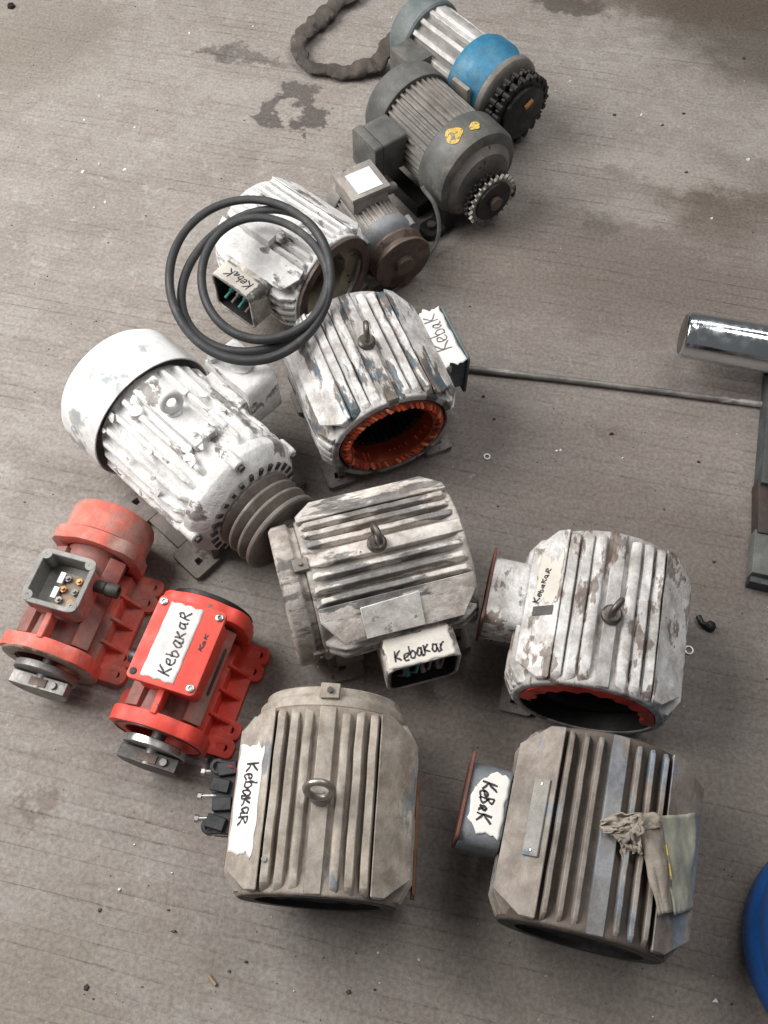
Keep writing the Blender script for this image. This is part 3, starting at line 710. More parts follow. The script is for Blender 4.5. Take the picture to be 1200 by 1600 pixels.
# ---- lower centre: dusty grey motor with long tape
L = 0.27
m1, hs1 = finned_motor('dusty beige motor at lower centre with long white tape and bare black terminal strip', (-0.092, 0.253, 0), -3.6, L, (M['dusty_housing'], M['dusty_fin'], M['dusty_fin']), feet=False, fin_t=0.0142, bore=0.109, core=0.1135,
                      bolt=dict(mat=M['eyebolt_bright'], ring_rot=0, tilt=22, y=0.002, R_=0.019, r=0.0055))
rear = MB()
rear.lathe([(0.06, 0.135), (0.119, 0.135), (0.119, 0.150), (0.110, 0.156), (0.110, 0.168), (0.06, 0.168)], (0, 0, 0.135), seg=56, closed=True)
for a in (90, 215, 325):
    ca, sa = math.cos(R(a)), math.sin(R(a))
    rear.box((ca * 0.115, 0.158, 0.135 + sa * 0.115), (0.03, 0.024, 0.018), Matrix.Rotation(R(90 - a), 3, 'Y'))
rear.build('rear_flange', M['dusty_fin'], m1, bevel=0.0015)
b = MB(); b.cyl((0, 0.158, 0.258), (0, 0.158, 0.264), 0.005, seg=6); b.build('bolt', M['steel_dark'], m1)
H = 0.135
fn = plane_fn((-0.1335, 0.075, H + 0.0690), (0, -1, 0), (0.053, 0, 0.0425))
t = tape(fn, 0.158, 0.052, M['tape'], m1, rag=0.004, seed=2, ends=0.010)
write('KebakaR', fn, (0.026, 0.018), (1, -0.03), 0.026, 0.090, 0.0032, M['ink'], t, seed=3)
mb = MB()
for k, (yy, zz) in enumerate(((0.055, 0.0), (0.02, 0.0), (-0.015, 0.0), (-0.05, 0.0))):
    pass
ts = MB()
ts.box((-0.154, 0.008, H + 0.004), (0.034, 0.112, 0.036))
for yy, an, dx in ((0.050, 12, 0.004), (0.024, -8, -0.004), (-0.004, 6, 0.003), (-0.032, -14, -0.003)): ts.box((-0.162 + dx, yy, H + 0.012), (0.030, 0.021, 0.036), Matrix.Rotation(R(an), 3, 'Z'))
for yy in (0.055, -0.036): ts.lathe([(0.006, 0), (0.013, 0), (0.013, 0.018), (0.006, 0.018)], (-0.176, yy, H - 0.002), (0, 0, 1), 16, closed=True)
tsb = ts.build('terminal_strip', M['black_plastic'], m1, bevel=0.0015)
for yy in (0.050, 0.012, -0.022):
    for dz in (0.006,):
        s_ = MB()
        s_.cyl((-0.165, yy, H + dz), (-0.196, yy - 0.003, H + dz), 0.0036, seg=10)
        s_.lathe([(0.0062, 0), (0.0062, 0.006)], (-0.196, yy - 0.003, H + dz), (-1, 0, 0), 6)
        s_.build('stud', M['bright'], tsb)
for yy in (0.036, 0.002, -0.045):
    s_ = MB(); s_.box((-0.150, yy, H + 0.018), (0.022, 0.007, 0.003)); s_.build('link_bar', M['bright'], tsb)
w_ = MB(); w_.sweep([(-0.168, 0.056, H + 0.024), (-0.15, 0.052, H + 0.031), (-0.128, 0.046, H + 0.022)], 0.0022, 8); w_.build('lead_wire', M['red_wire'], m1)
g_ = MB(); g_.box((-0.1385, 0.0, H - 0.012), (0.006, 0.19, 0.10)); g_.build('gasket_plate', M['rust_plate'], m1, bevel=0.001)
g_ = MB(); g_.box((0.1435, -0.03, H - 0.03), (0.006, 0.17, 0.09)); g_.build('side_plate', grime('ochre_rust', (0.22, 0.11, 0.045), (0.15, 0.075, 0.035)), m1, bevel=0.001)
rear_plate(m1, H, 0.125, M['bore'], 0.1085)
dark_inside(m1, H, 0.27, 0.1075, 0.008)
b = MB(); b.cyl((-0.073, -0.09, H + 0.1125), (-0.073, -0.09, H + 0.1175), 0.004, seg=8); b.build('rivet', M['bright'], m1)

# ---- lower right: brown dusty motor with nameplate and rag
m2, hs2 = finned_motor('brown-dusted motor at lower right with blue-grey strip, small nameplate and cloth over its flank', (0.322, 0.204, 0), -14.4, 0.285, (M['brown_housing'], M['brown_fin'], M['blue_strip']), feet=False, corner=0.143, fin_t=0.0085, bore=0.106)
terminal_box(m2, H, -1, M['blue_grey_box'], y=0.006, x0=0.142, depth=0.062, w=0.124, zc=0.006, hh=0.105)
lid = MB()
out = rrect(0.134, 0.116, 0.008, 4)
lid.prism(out, 0.062, 0.067, (-0.142, 0.006, H + 0.005), (0, 1, 0), (0, 0, 1), (-1, 0.12, 0))
lid.build('box_flange', M['rust_plate'], m2, bevel=0.0012)
mb = MB(); mb.box((-0.136, 0.006, H + 0.025), (0.05, 0.088, 0.056)); mb.build('box_neck', M['brown_fin'], m2, bevel=0.006, seg=2)
fn = plane_fn((-0.198, 0.052, H + 0.0592), (0, -1, 0), (1, 0, 0))
def shp(u, v, a, b):
    if v < 0.45 and u < 0.25: a += (0.45 - v) * 0.05 * (1 - u / .25)
    if v < 0.35 and u > 0.75: a -= (0.35 - v) * 0.07 * (u - .75) / .25
    return a, b
t = tape(fn, 0.092, 0.052, M['tape'], m2, rag=0.004, seed=5, ends=0.007, shape=shp)
write('KeBaK', fn, (0.013, 0.011), (1, 0.06), 0.021, 0.058, 0.0034, M['ink'], t, seed=5)
cA, cB = Vector((-0.084, 0, 0.1085)), Vector((-0.143, 0, 0.066))
U = Vector((0, -1, 0)); V = (cA - cB).normalized()
pl = MB()
fnp = plane_fn(Vector((0, 0.055, H)) + cB.lerp(cA, 0.55), U, V)
rings = [[fnp(a, b, hh) for a, b in ((0, 0), (0.112, 0), (0.112, 0.026), (0, 0.026))] for hh in (0.0005, 0.0045)]
pl.rings(rings)
np_ = pl.build('nameplate', grime('dull_nameplate', (0.30, 0.28, 0.25), (0.25, 0.24, 0.225), chip=(0.10, 0.16, 0.22), chip_amt=0.16, chip_scale=14, bump=0.2), m2, bevel=0.0008)
for a in (0.008, 0.104):
    s_ = MB(); s_.lathe([(0.0035, 0), (0.0025, 0.002), (0.0001, 0.0027)], fnp(a, 0.013, 0.004), fnp(0, 0, 1) - fnp(0, 0, 0), 10); s_.build('rivet', M['bright'], np_)
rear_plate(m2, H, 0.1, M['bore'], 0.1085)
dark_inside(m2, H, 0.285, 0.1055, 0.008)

# ---- right: light grey rust-specked motor with red winding
m3, hs3 = finned_motor('light grey rust-speckled motor at right with red ring inside its open end', (0.364, 0.546, 0), -13.2, 0.272, (M['grey_housing'], M['grey_fin'], M['grey_housing']), corner=0.134, fin_t=0.0178, strip_w=0.022, bore=0.1105,
                      bolt=dict(mat=M['eyebolt'], ring_rot=62, y=-0.015, R_=0.0145, r=0.005, shank=0.014))
terminal_box(m3, H, -1, M['grey_fin'], y=0.022, x0=0.128, depth=0.066, w=0.122, zc=0.003, hh=0.112)
lid = MB(); out = rrect(0.136, 0.122, 0.008, 4)
lid.prism(out, 0.066, 0.071, (-0.128, 0.020, H), (0, 1, 0), (0, 0, 1), (-1, 0.1, 0))
lid.build('box_flange', M['rust_plate'], m3, bevel=0.0012)
mb = MB(); mb.box((-0.128, 0.02, H + 0.018), (0.05, 0.10, 0.06)); mb.build('box_neck', M['grey_fin'], m3, bevel=0.006, seg=2)
r_ = MB(); r_.rings([[Vector((math.cos(R(a)) * q, y_, H + math.sin(R(a)) * q)) for q, y_ in ((0.1095, -0.1365), (0.089 - 0.005 * math.sin(a * 0.3), -0.1375), (0.092, -0.10), (0.1095, -0.10))] for a in range(-4, 190, 6)]); r_.build('red_lining', M['red_winding'], m3, jitter=0.0025)  # red kept to the upper arc; lower part left out as shaded
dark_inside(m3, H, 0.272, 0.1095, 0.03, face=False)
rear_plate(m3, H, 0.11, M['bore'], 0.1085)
cA, cB = Vector((-0.084, 0, 0.1085)), Vector((-0.134, 0, 0.066))
fn = plane_fn(Vector((0, -0.012, H)) + cB.lerp(cA, 0.22), (0, 1, 0), -(cA - cB))
fn_ = fn
fn = plane_fn(Vector((0, -0.005, H)) + cA.lerp(cB, 0.02), (0, 1, 0), (cB - cA))
def shp3(u, v, a, b):
    return a + (0.02 * math.sin(v * 9.0) * max(0, u - 0.6)), b
t = tape(fn, 0.082, 0.046, M['tape_dirty'], m3, rag=0.004, seed=8, ends=0.02, shape=shp3)
write('KebakaR', fn, (0.002, 0.036), (1, -0.25), 0.012, 0.062, 0.0024, M['ink'], t, seed=9)
s_ = MB(); fx = fn
s_.rings([[fx(a, b, hh) for a, b in ((-0.020, 0.006), (-0.004, 0.006), (-0.004, 0.044), (-0.020, 0.044))] for hh in (0.0004, 0.0015)])
s_.build('bare_patch', M['steel_dark'], m3)

# ---- centre: cream motor with open terminal box
m4, hs4 = finned_motor('worn cream-white motor in the middle with its handwritten open terminal box facing the viewer', (0.000, 0.660, 0), -75, 0.272, (M['cream_housing'], M['cream_fin'], M['cream_fin']), skip_fins=((1, 2), (1, 3), (1, 4)),
                      bolt=dict(mat=M['eyebolt'], ring_rot=10, y=-0.012, R_=0.0145, r=0.005, shank=0.016), feet=True)
fl = MB()
fl.lathe([(0.04, -0.182), (0.118, -0.182), (0.124, -0.176), (0.124, -0.15), (0.115, -0.146), (0.115, -0.136), (0.04, -0.136)], (0, 0, H), seg=56, closed=True)
fl.build('end_bell', M['cream_housing'], m4, bevel=0.0015)
for a in (88, 8, 172):
    l_ = MB(); ca, sa = math.cos(R(a)), math.sin(R(a))
    l_.box((ca * 0.121, -0.142, H + sa * 0.121), (0.022, 0.026, 0.016), Matrix.Rotation(R(90 - a), 3, 'Y'))
    l_.cyl((ca * 0.127, -0.142, H + sa * 0.127), (ca * 0.133, -0.142, H + sa * 0.133), 0.004, seg=6)
    l_.build('lug', M['foot'], m4, bevel=0.001)
rear_plate(m4, H, 0.13, M['bore'], 0.1085)
bx4 = terminal_box(m4, H, 1, M['cream_fin'], y=0.018, x0=0.125, depth=0.068, w=0.128, zc=-0.006, hh=0.12, open_=True, rr=0.024)
tb = MB(); tb.box((0.146, 0.018, H - 0.004), (0.016, 0.075, 0.03)); tbo = tb.build('terminal_block', M['teal_terminal'], m4, bevel=0.001)
for yy in (-0.009, 0.018, 0.045):
    s_ = MB(); s_.cyl((0.15, yy, H + 0.006), (0.192, yy, H - 0.006), 0.0046, seg=8); s_.lathe([(0.008, 0), (0.008, 0.008)], (0.172, yy, H + 0.0), (1, 0, -0.25), 6)
    s_.box((0.164, yy, H + 0.016), (0.030, 0.018, 0.014)); s_.build('terminal_stud', M['dull_metal'] if yy > .0 else M['teal_terminal'], tbo)
fn = plane_fn((0.192, -0.041, H + 0.0543), (0, 1, 0), (-1, 0, 0))
t = tape(fn, 0.112, 0.052, M['tape_dirty'], m4, rag=0.003, seed=12, ends=0.004)
write('Kebakar', fn, (0.012, 0.010), (1, 0.02), 0.021, 0.085, 0.0032, M['ink'], t, seed=12)
pt = MB(); cA, cB = Vector((0.084, 0, 0.1085)), Vector((0.137, 0, 0.066))
fnq = plane_fn(Vector((0, -0.065, H)) + cB.lerp(cA, 0.05), (0, 1, 0), (cA - cB))
pt.rings([[fnq(a, b, hh) for a, b in ((0, 0), (0.10, 0), (0.10, 0.058), (0, 0.054))] for hh in (0.0004, 0.003)])
pt.build('nameplate', grime('painted_over_nameplate', (0.72, 0.70, 0.67), (0.6, 0.58, 0.55), chip=(0.36, 0.33, 0.3), chip_amt=0.34, chip_scale=30, dirt=(0.42, 0.37, 0.32), dirt_amt=0.25, bump=0.3, mottle=0.4), m4, bevel=0.0008)

rnd = random.Random(6)
for k in range(4):
    y_ = -0.02 + k * 0.022
    mb = MB(); mb.sweep(crv([(0, 0), (1, 0)], 2) and [Vector((0.140, y_, H + 0.012)), Vector((0.160, y_ + 0.006, H + 0.030)), Vector((0.180, y_ + 0.010, H + 0.022)), Vector((0.188, y_ + 0.004, H - 0.004)), Vector((0.178, y_ - 0.004, H - 0.028))], 0.0026, 7)
    mb.build('lead_wire', (M['wire'], M['teal_terminal'], M['dull_metal'], M['wire'])[k], m4)
# ---- upper centre: flaked motor with orange windings
m5, hs5 = finned_motor('flaked white and blue motor with bright orange copper windings showing in its open end', (-0.030, 1.062, 0), 21.5, 0.262, (M['orange_housing'], M['orange_fin'], M['orange_housing']), corner=0.134, fin_t=0.0178, strip_w=0.022, bore=0.1105,
                      bolt=dict(mat=M['eyebolt'], ring_rot=75, y=0.005, R_=0.0145, r=0.005, shank=0.014))
winding(m5, H, -0.1335, M['copper'], M['copper_dark'])
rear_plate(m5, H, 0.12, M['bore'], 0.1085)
terminal_box(m5, H, 1, M['teal_dark'], y=0.012, x0=0.127, depth=0.055, w=0.13, zc=0.01, hh=0.105)
lid = MB(); out = rrect(0.142, 0.118, 0.01, 4)
lid.prism(out, 0.055, 0.060, (0.127, 0.012, H + 0.008), (0, 1, 0), (0, 0, 1), (1, 0, 0)); lid.build('box_flange', M['teal_dark'], m5, bevel=0.0012)
mb = MB(); mb.box((0.128, 0.01, H + 0.028), (0.05, 0.13, 0.055)); mb.build('box_neck', M['orange_fin'], m5, bevel=0.006, seg=2)
fn = plane_fn((0.177, -0.056, H + 0.0632), (0, 1, 0), (-1, 0, 0))
t = tape(fn, 0.138, 0.060, M['tape'], m5, rag=0.007, seed=15, ends=0.012)
write('Kebak', fn, (0.036, 0.010), (1, 0.02), 0.034, 0.086, 0.003, M['ink_faint'], t, seed=14)

# ---- under the belts: white motor with open box
m6, hs6 = finned_motor('chipped white motor lying under the black belts with green terminals in its open box', (-0.198, 1.404, 0), 49.5, 0.262, (M['white'], M['white'], M['white']), corner=0.134)
bx6 = terminal_box(m6, H, -1, M['cream_fin'], y=0.0, x0=0.125, depth=0.07, w=0.125, zc=0.012, hh=0.11, open_=True, rr=0.016)
tb = MB(); tb.box((-0.146, 0.0, H), (0.018, 0.08, 0.034)); tbo = tb.build('terminal_block', M['teal_terminal'], m6, bevel=0.001)
for k, yy in enumerate((-0.032, -0.01, 0.012, 0.034)):
    s_ = MB(); s_.cyl((-0.15, yy, H + 0.008), (-0.190, yy, H - 0.006), 0.0035, seg=8); s_.lathe([(0.007, 0), (0.007, 0.007)], (-0.164, yy, H + 0.003), (-1, 0, -0.3), 6)
    s_.build('terminal_stud', M['teal_terminal'] if k % 2 else M['dull_metal'], tbo)
fn = plane_fn((-0.192, 0.055, H + 0.0673), (0, -1, 0), (1, 0, 0))
t = tape(fn, 0.105, 0.045, M['tape_dirty'], m6, rag=0.003, seed=21, ends=0.005)
write('KebaK', fn, (0.094, 0.034), (-1, 0.0), 0.022, 0.07, 0.0028, M['ink'], t, seed=22)
wv = MB(); wv.lathe([(0.068, -0.11), (0.1072, -0.118), (0.1072, -0.03), (0.068, -0.03)], (0, 0, H), seg=40, closed=True); wv.build('winding', M['old_winding'], m6, jitter=0.006)
rr_ = MB(); rr_.lathe([(0.096, -0.142), (0.122, -0.142), (0.122, -0.1335), (0.096, -0.1335)], (0, 0, H), seg=48, closed=True); rr_.build('end_ring', M['rust_pulley'], m6, bevel=0.001)
rear_plate(m6, H, 0.12, M['bore'], 0.1085)
bb = MB(); bb.box((-0.06, 0.02, H + 0.118), (0.05, 0.09, 0.03)); bb.build('cast_pad', M['white'], m6, bevel=0.008, seg=2)
for dx, dy in ((-0.055, -0.035), (-0.02, 0.06)):
    bb = MB(); bb.lathe([(0.012, 0), (0.011, 0.012), (0.004, 0.013)], (dx, dy, H + 0.125), (0, 0, 1), 12); bb.build('bolt_boss', M['white'], m6)

m6.scale = (0.9, 0.9, 0.9)
# ---- left: big white motor with fan cover and three groove pulley
HW = 0.14
m7 = thing('electric_motor', 'large thickly white-painted motor with rounded fan cover and three-groove pulley', 'motor', (-0.356, 0.900, 0), 46.5)
mb = MB()
mb.lathe([(0.112, -0.115), (0.114, -0.105), (0.112, 0.0), (0.114, 0.12), (0.112, 0.13)], (0, 0, HW), seg=56)
hs7 = mb.build('housing', M['white'], m7, jitter=0.0015)
for k in range(20):
    a = R(-50 + k * 280 / 19)
    if abs(math.degrees(a) - 90) < 12: continue
    mb = MB(); e = Vector((math.cos(a), 0, math.sin(a))); tq = Vector((-e.z, 0, e.x))
    fin_prism(mb, 0.225, 0.012, 0.012, 0.108, 0.126 if k % 3 else 0.123, lambda y, hh, w: Vector((0, y + 0.008, HW)) + e * hh + tq * w, k * 1.3)
    mb.build('fin', M['white'], hs7, bevel=0.002, jitter=0.0012)
mb = MB(); mb.box((0, 0.02, HW + 0.118), (0.05, 0.17, 0.024)); mb.build('top_strip', M['white'], hs7, bevel=0.004, seg=2, jitter=0.001)
fc = MB()
R0 = 0.1365
prof = [(R0 - 0.003, 0.118), (R0, 0.118), (R0, 0.205), (R0 - 0.004, 0.222), (R0 - 0.014, 0.236), (R0 - 0.03, 0.245), (0.06, 0.252), (0.0, 0.254)]
fc.lathe(prof, (0, 0, HW), seg=64, capa=False, capb=False)
o = fc.build('fan_cover', M['white_cover'], m7)
md = o.modifiers.new('t', 'SOLIDIFY'); md.thickness = 0.0025; md.offset = -1
mb = MB()
mb.lathe([(0.06, -0.165), (0.100, -0.160), (0.116, -0.142), (0.124, -0.132), (0.124, -0.113), (0.06, -0.113)], (0, 0, HW), seg=56, closed=True)
bell = mb.build('end_bell', M['white'], m7, bevel=0.002, jitter=0.0012)
for k in range(26):
    a = 2 * PI * k / 26
    mb = MB(); mb.box((0.093 * math.cos(a), -0.1612, HW + 0.093 * math.sin(a)), (0.014, 0.006, 0.0075), Matrix.Rotation(-a, 3, 'Y'))
    mb.build('vent_slot', M['vent'], bell)
for a in (88, 10, 170):
    mb = MB(); ca, sa = math.cos(R(a)), math.sin(R(a))
    mb.lathe([(0.010, -0.146), (0.012, -0.138), (0.012, -0.108)], (ca * 0.119, 0, HW + sa * 0.121), seg=14)
    mb.build('bolt_lug', M['white'], bell, bevel=0.002)
    mb = MB(); mb.cyl((ca * 0.119, -0.145, HW + sa * 0.119), (ca * 0.119, -0.152, HW + sa * 0.119), 0.007, seg=6); mb.build('bolt', M['steel_dark'], bell)
pr = []
y = -0.166
for g in range(3):
    pr += [(0.082, y), (0.082, y - 0.004), (0.062, y - 0.011), (0.062, y - 0.014), (0.082, y - 0.021)]
    y -= 0.0225
pr += [(0.082, y), (0.082, y - 0.006), (0.076, y - 0.008), (0.070, y - 0.004), (0.030, y - 0.004), (0.030, y - 0.012), (0.018, y - 0.012), (0.018, y - 0.002), (0.0, y - 0.002)]
mb = MB(); mb.lathe(pr, (0, 0, HW), seg=56); mb.build('pulley', M['pulley'], m7, bevel=0.0008)
for s in (-1, 1):
    for e in (-1, 1):
        mb = MB(); out = rrect(0.062, 0.075, 0.006, 4)
        mb.annulus(out, hole_for(out, s * 0.004, e * 0.012, 0.0085), 0.0, 0.016, (s * 0.115, e * 0.082 - 0.02, 0), (1, 0, 0), (0, 1, 0), (0, 0, 1))
        mb.box((s * 0.088, e * 0.082 - 0.02, 0.05), (0.016, 0.06, 0.07)); mb.build('foot', M['foot'], m7, bevel=0.0015)
    mb = MB(); mb.box((s * 0.108, -0.02, 0.010), (0.040, 0.088, 0.012)); mb.build('foot_rail', M['foot'], m7, bevel=0.0015)
mb = MB(); out = rrect(0.125, 0.115, 0.018, 5)
mb.prism(out, 0, 0.075, (0.125, 0.035, HW + 0.03), (0, 1, 0), (0, 0, 1), (1, 0, 0))
mb.box((0.115, 0.03, HW + 0.02), (0.06, 0.10, 0.08))
tbx = mb.build('terminal_box', M['white'], m7, bevel=0.005, seg=2, jitter=0.002)
mb = MB(); mb.lathe([(0.022, 0), (0.021, 0.006), (0.015, 0.008), (0.0, 0.008)], (0.165, 0.03, HW + 0.0865), (0, 0, 1), 20); mb.build('cap', M['white'], tbx, jitter=0.001)
mb = MB(); mb.lathe([(0.010, 0), (0.009, 0.012), (0.0, 0.012)], (0.135, 0.08, HW + 0.0865), (0, 0, 1), 8); mb.build('bolt', M['white'], tbx, jitter=0.001)
eye_bolt(m7, HW, 0.128, M['white'], ring_rot=-10, tilt=20, y=0.02, R_=0.016, r=0.007, shank=0.004)
for dx, dy, rr in ((-0.045, 0.075, 0.014), (0.012, 0.085, 0.012), (-0.035, -0.05, 0.011)):
    mb = MB(); mb.lathe([(rr, 0), (rr * 0.9, 0.012), (0.0, 0.014)], (dx, dy, HW + 0.108), (0, 0, 1), 10); mb.build('bolt_boss', M['white'], m7, jitter=0.001)
rnd = random.Random(12)
mb = MB()
for k in range(28):   # flakes of thick paint standing off the shell
    a = rnd.uniform(R(5), R(175)); yy = rnd.uniform(-0.105, 0.115); rr = 0.1255
    c = Vector((math.cos(a) * rr, yy, HW + math.sin(a) * rr)); e = Vector((math.cos(a), 0, math.sin(a))); tq = Vector((-e.z, 0, e.x))
    s1, s2 = rnd.uniform(0.003, 0.009), rnd.uniform(0.003, 0.014)
    ang = rnd.uniform(0, PI)
    u1 = tq * math.cos(ang) + Vector((0, 1, 0)) * math.sin(ang); v1 = e.cross(u1)
    q = [c + u1 * s1 * math.cos(t) * rnd.uniform(.6, 1.2) + v1 * s2 * math.sin(t) * rnd.uniform(.6, 1.2) + e * rnd.uniform(0, 0.004) for t in [2 * PI * i / 6 for i in range(6)]]
    mb.rings([q, [p - e * 0.002 for p in q]])
fk = mb.build('paint_flakes', M['white_cover'], m7); fk['kind'] = 'stuff'

# ---- red vibrator motors
def cyl_flange(mb, y0, y1, Ro, Ri, lobes, H, seg=72):
    out = []
    for i in range(seg):
        a = 2 * PI * i / seg
        r = Ro
        for la, amp, wd in lobes:
            d = (math.degrees(a) - la + 180) % 360 - 180
            r += amp * math.exp(-(d / wd) ** 4)
        out.append((r * math.cos(a), r * math.sin(a)))
    mb.annulus(out, circ(Ri, seg), 0, y1 - y0, (0, y0, H), (1, 0, 0), (0, 0, 1), (0, 1, 0))
def red_motor(label, loc, rot, mat, opened, seed):
    H = 0.083
    root = thing('vibrator_motor', label, 'motor', loc, rot, 'red vibrator motors')
    mb = MB()
    mb.lathe([(0.056, -0.10), (0.052, -0.06), (0.052, 0.06), (0.056, 0.10)], (0, 0, H), seg=40)
    mb.box((0.043, 0, H + 0.018), (0.030, 0.17, 0.05), Matrix.Rotation(R(30), 3, 'Y'))
    mb.box((-0.043, 0, H + 0.018), (0.030, 0.17, 0.05), Matrix.Rotation(R(-30), 3, 'Y'))
    bd = mb.build('body', M['red_body'], root, bevel=0.003, seg=2)
    lob = [(35, 0.008, 16), (145, 0.008, 16), (215, 0.006, 14), (325, 0.006, 14)]
    mb = MB(); cyl_flange(mb, -0.118, -0.092, 0.082, 0.058, lob, H); ff = mb.build('flange', mat, root, bevel=0.003, seg=2)
    if not opened:
        mb = MB(); mb.lathe([(0.0735, -0.1195), (0.077, -0.1195), (0.077, -0.117), (0.0735, -0.117)], (0, 0, H), seg=48, closed=True); mb.build('seal_groove', M['black_plastic'], ff)
    else:
        mb = MB(); mb.lathe([(0.060, -0.121), (0.083, -0.121), (0.085, -0.117), (0.060, -0.117)], (0, 0, H), seg=48, closed=True); mb.build('rusty_rim', grime('rust_rim' , (0.24, 0.16, 0.12), (0.3, 0.24, 0.2), chip=(0.12, 0.07, 0.05), chip_amt=.3), ff, bevel=.0008)
    mb = MB(); cyl_flange(mb, 0.092, 0.118, 0.082, 0.058, lob, H); mb.build('flange', mat, root, bevel=0.003, seg=2)
    mb = MB(); mb.lathe([(0.0, -0.10), (0.0575, -0.10), (0.0575, -0.094), (0.0, -0.094)], (0, 0, H), seg=36); mb.build('inner_shield', M['bore'], root)
    if opened:   # back keeps its cup-shaped cap
        mb = MB(); mb.lathe([(0.079, 0.119), (0.079, 0.165), (0.074, 0.176), (0.062, 0.181), (0.0, 0.182)], (0, 0, H), seg=48)
        mb.build('weight_cap', mat, root, bevel=0.001)
    else:
        mb = MB(); mb.lathe([(0.050, 0.119), (0.076, 0.119), (0.076, 0.128), (0.050, 0.128)], (0, 0, H), seg=48, closed=True); mb.build('back_rim', M['greasy'], root, bevel=0.001)
    # eccentric weights on the shaft
    mb = MB(); mb.lathe([(0.012, -0.165), (0.012, -0.1)], (0, 0, H), seg=16); mb.build('shaft', M['dull_metal'], root)
    mb = MB(); mb.lathe([(0.010, -0.140), (0.0555, -0.140), (0.0555, -0.127), (0.010, -0.127)], (0, 0, H - 0.004), seg=40, closed=True)
    w1 = mb.build('weight_disc', M['bright'] if not opened else M['dull_metal'], root, bevel=0.001)
    half = [(0.052 * math.cos(t), 0.052 * math.sin(t)) for t in [PI + PI * i / 22 for i in range(23)]]
    half = [(-0.052, 0.012)] + half + [(0.052, 0.012)]
    mb = MB(); mb.prism(half, 0.0, 0.024, (0, -0.166, H - 0.002), (1, 0, 0), (0, 0, 1), (0, 1, 0)); w2 = mb.build('half_weight', M['steel_dark'] if not opened else M['dull_metal'], root, bevel=0.0015)
    mb = MB(); mb.cyl((0.028, -0.154, H + 0.0095), (0.028, -0.154, H + 0.0155), 0.0062, seg=12); mb.build('clamp_bolt', M['dull_metal'], w2)
    mb = MB(); mb.box((0.0, -0.154, H + 0.0105), (0.03, 0.014, 0.003)); mb.build('key_slot', M['rust_pulley'], w2)
    # feet: two lobed plates, slotted, joined by a bar
    for s in (-1, 1):
        mb = MB()
        for e in (-1, 1):
            out = rrect(0.050, 0.066, 0.022, 6)
            for hy, rx in ((0.0135, 1.25), (-0.0135, 1.25)):
                half_o = rrect(0.060, 0.0335, 0.0125, 6)
                mb.annulus(half_o, hole_for(half_o, s * 0.007, 0, 0.0088, 1.25, 0.9), 0, 0.016, (s * 0.084, e * 0.072 + hy * 1.2, 0.0), (1, 0, 0), (0, 1, 0), (0, 0, 1))
        mb.box((s * 0.078, 0, 0.008), (0.038, 0.20, 0.0145))
        mb.box((s * 0.052, 0, 0.026), (0.02, 0.17, 0.05))
        ft = mb.build('foot', mat, root, bevel=0.0025, seg=2)
        for yy in (-0.045, 0.0, 0.045):
            mb = MB(); mb.prism([(0.0, 0.014), (0.034, 0.014), (0.0, 0.06)], -0.003, 0.003, (s * 0.060, yy, 0), (s, 0, 0), (0, 0, 1), (0, 1, 0)); mb.build('web', mat, ft, bevel=0.001)
    # terminal box on top
    yb = 0.017 if not opened else 0.002
    wX, wY = (0.120, 0.150) if not opened else (0.104, 0.102)
    z0, z1 = H + 0.052, 0.178
    if opened:
        mb = MB(); out = rrect(wX - 0.006, wY - 0.006, 0.016, 6)
        mb.prism(rrect(wX - 0.02, wY - 0.02, 0.016, 6), H + 0.030, 0.140, (-0.002, yb, 0))
        mb.annulus(out, rrect(wX - 0.014, wY - 0.014, 0.012, 6), 0.126, z1 + 0.004, (-0.002, yb, 0), (1, 0, 0), (0, 1, 0), (0, 0, 1))
        bx = mb.build('terminal_box', [mat], root, bevel=0.002)
        mb = MB(); mb.annulus(rrect(wX, wY, 0.018, 6), rrect(wX - 0.018, wY - 0.018, 0.014, 6), z1 + 0.004, z1 + 0.009, (-0.002, yb, 0), (1, 0, 0), (0, 1, 0), (0, 0, 1)); mb.build('box_rim', M['box_grey'], bx, bevel=0.001)
        mb = MB(); mb.annulus(rrect(wX - 0.0145, wY - 0.0145, 0.012, 6), rrect(wX - 0.0175, wY - 0.0175, 0.011, 6), 0.1405, z1 + 0.0035, (-0.002, yb, 0), (1, 0, 0), (0, 1, 0), (0, 0, 1))
        mb.prism(rrect(wX - 0.019, wY - 0.019, 0.011, 6), 0.1402, 0.142, (-0.002, yb, 0)); mb.build('box_lining', M['box_grey'], bx)
        for sx in (-1, 1):
            for sy in (-1, 1):
                mb = MB(); px, py = -0.002 + sx * (wX / 2 - 0.0115), yb + sy * (wY / 2 - 0.0115)
                mb.lathe([(0.003, 0.150), (0.0095, 0.150), (0.0095, z1 + 0.0095), (0.003, z1 + 0.0095)], (px, py, 0), (0, 0, 1), 16, closed=True); mb.build('screw_post', M['box_grey'], bx)
        mb = MB(); mb.box((0.010, yb - 0.006, 0.148), (0.048, 0.064, 0.013)); blk = mb.build('terminal_block', grime('tan_terminal', (0.27, 0.21, 0.15), (0.2, 0.16, 0.12), dirt=(.33, .28, .23), dirt_amt=.3), root, bevel=0.001)
        for i in (0, 1):
            for j in (-1, 0, 1):
                mb = MB(); mb.lathe([(0.0062, 0), (0.0062, 0.007), (0.003, 0.007), (0.003, 0.012), (0.0, 0.012)], (0.0 + i * 0.021, yb - 0.006 + j * 0.020, 0.154), (0, 0, 1), 6)
                mb.build('terminal_nut', M['dull_metal'] if (i + j) % 2 else M['brass'], blk)
        for yy in (0.012, -0.016):
            mb = MB(); mb.box((-0.010, yb + yy, 0.163), (0.010, 0.021, 0.003)); mb.build('wire_lug', M['sticker'], blk, bevel=0.0006)
    else:
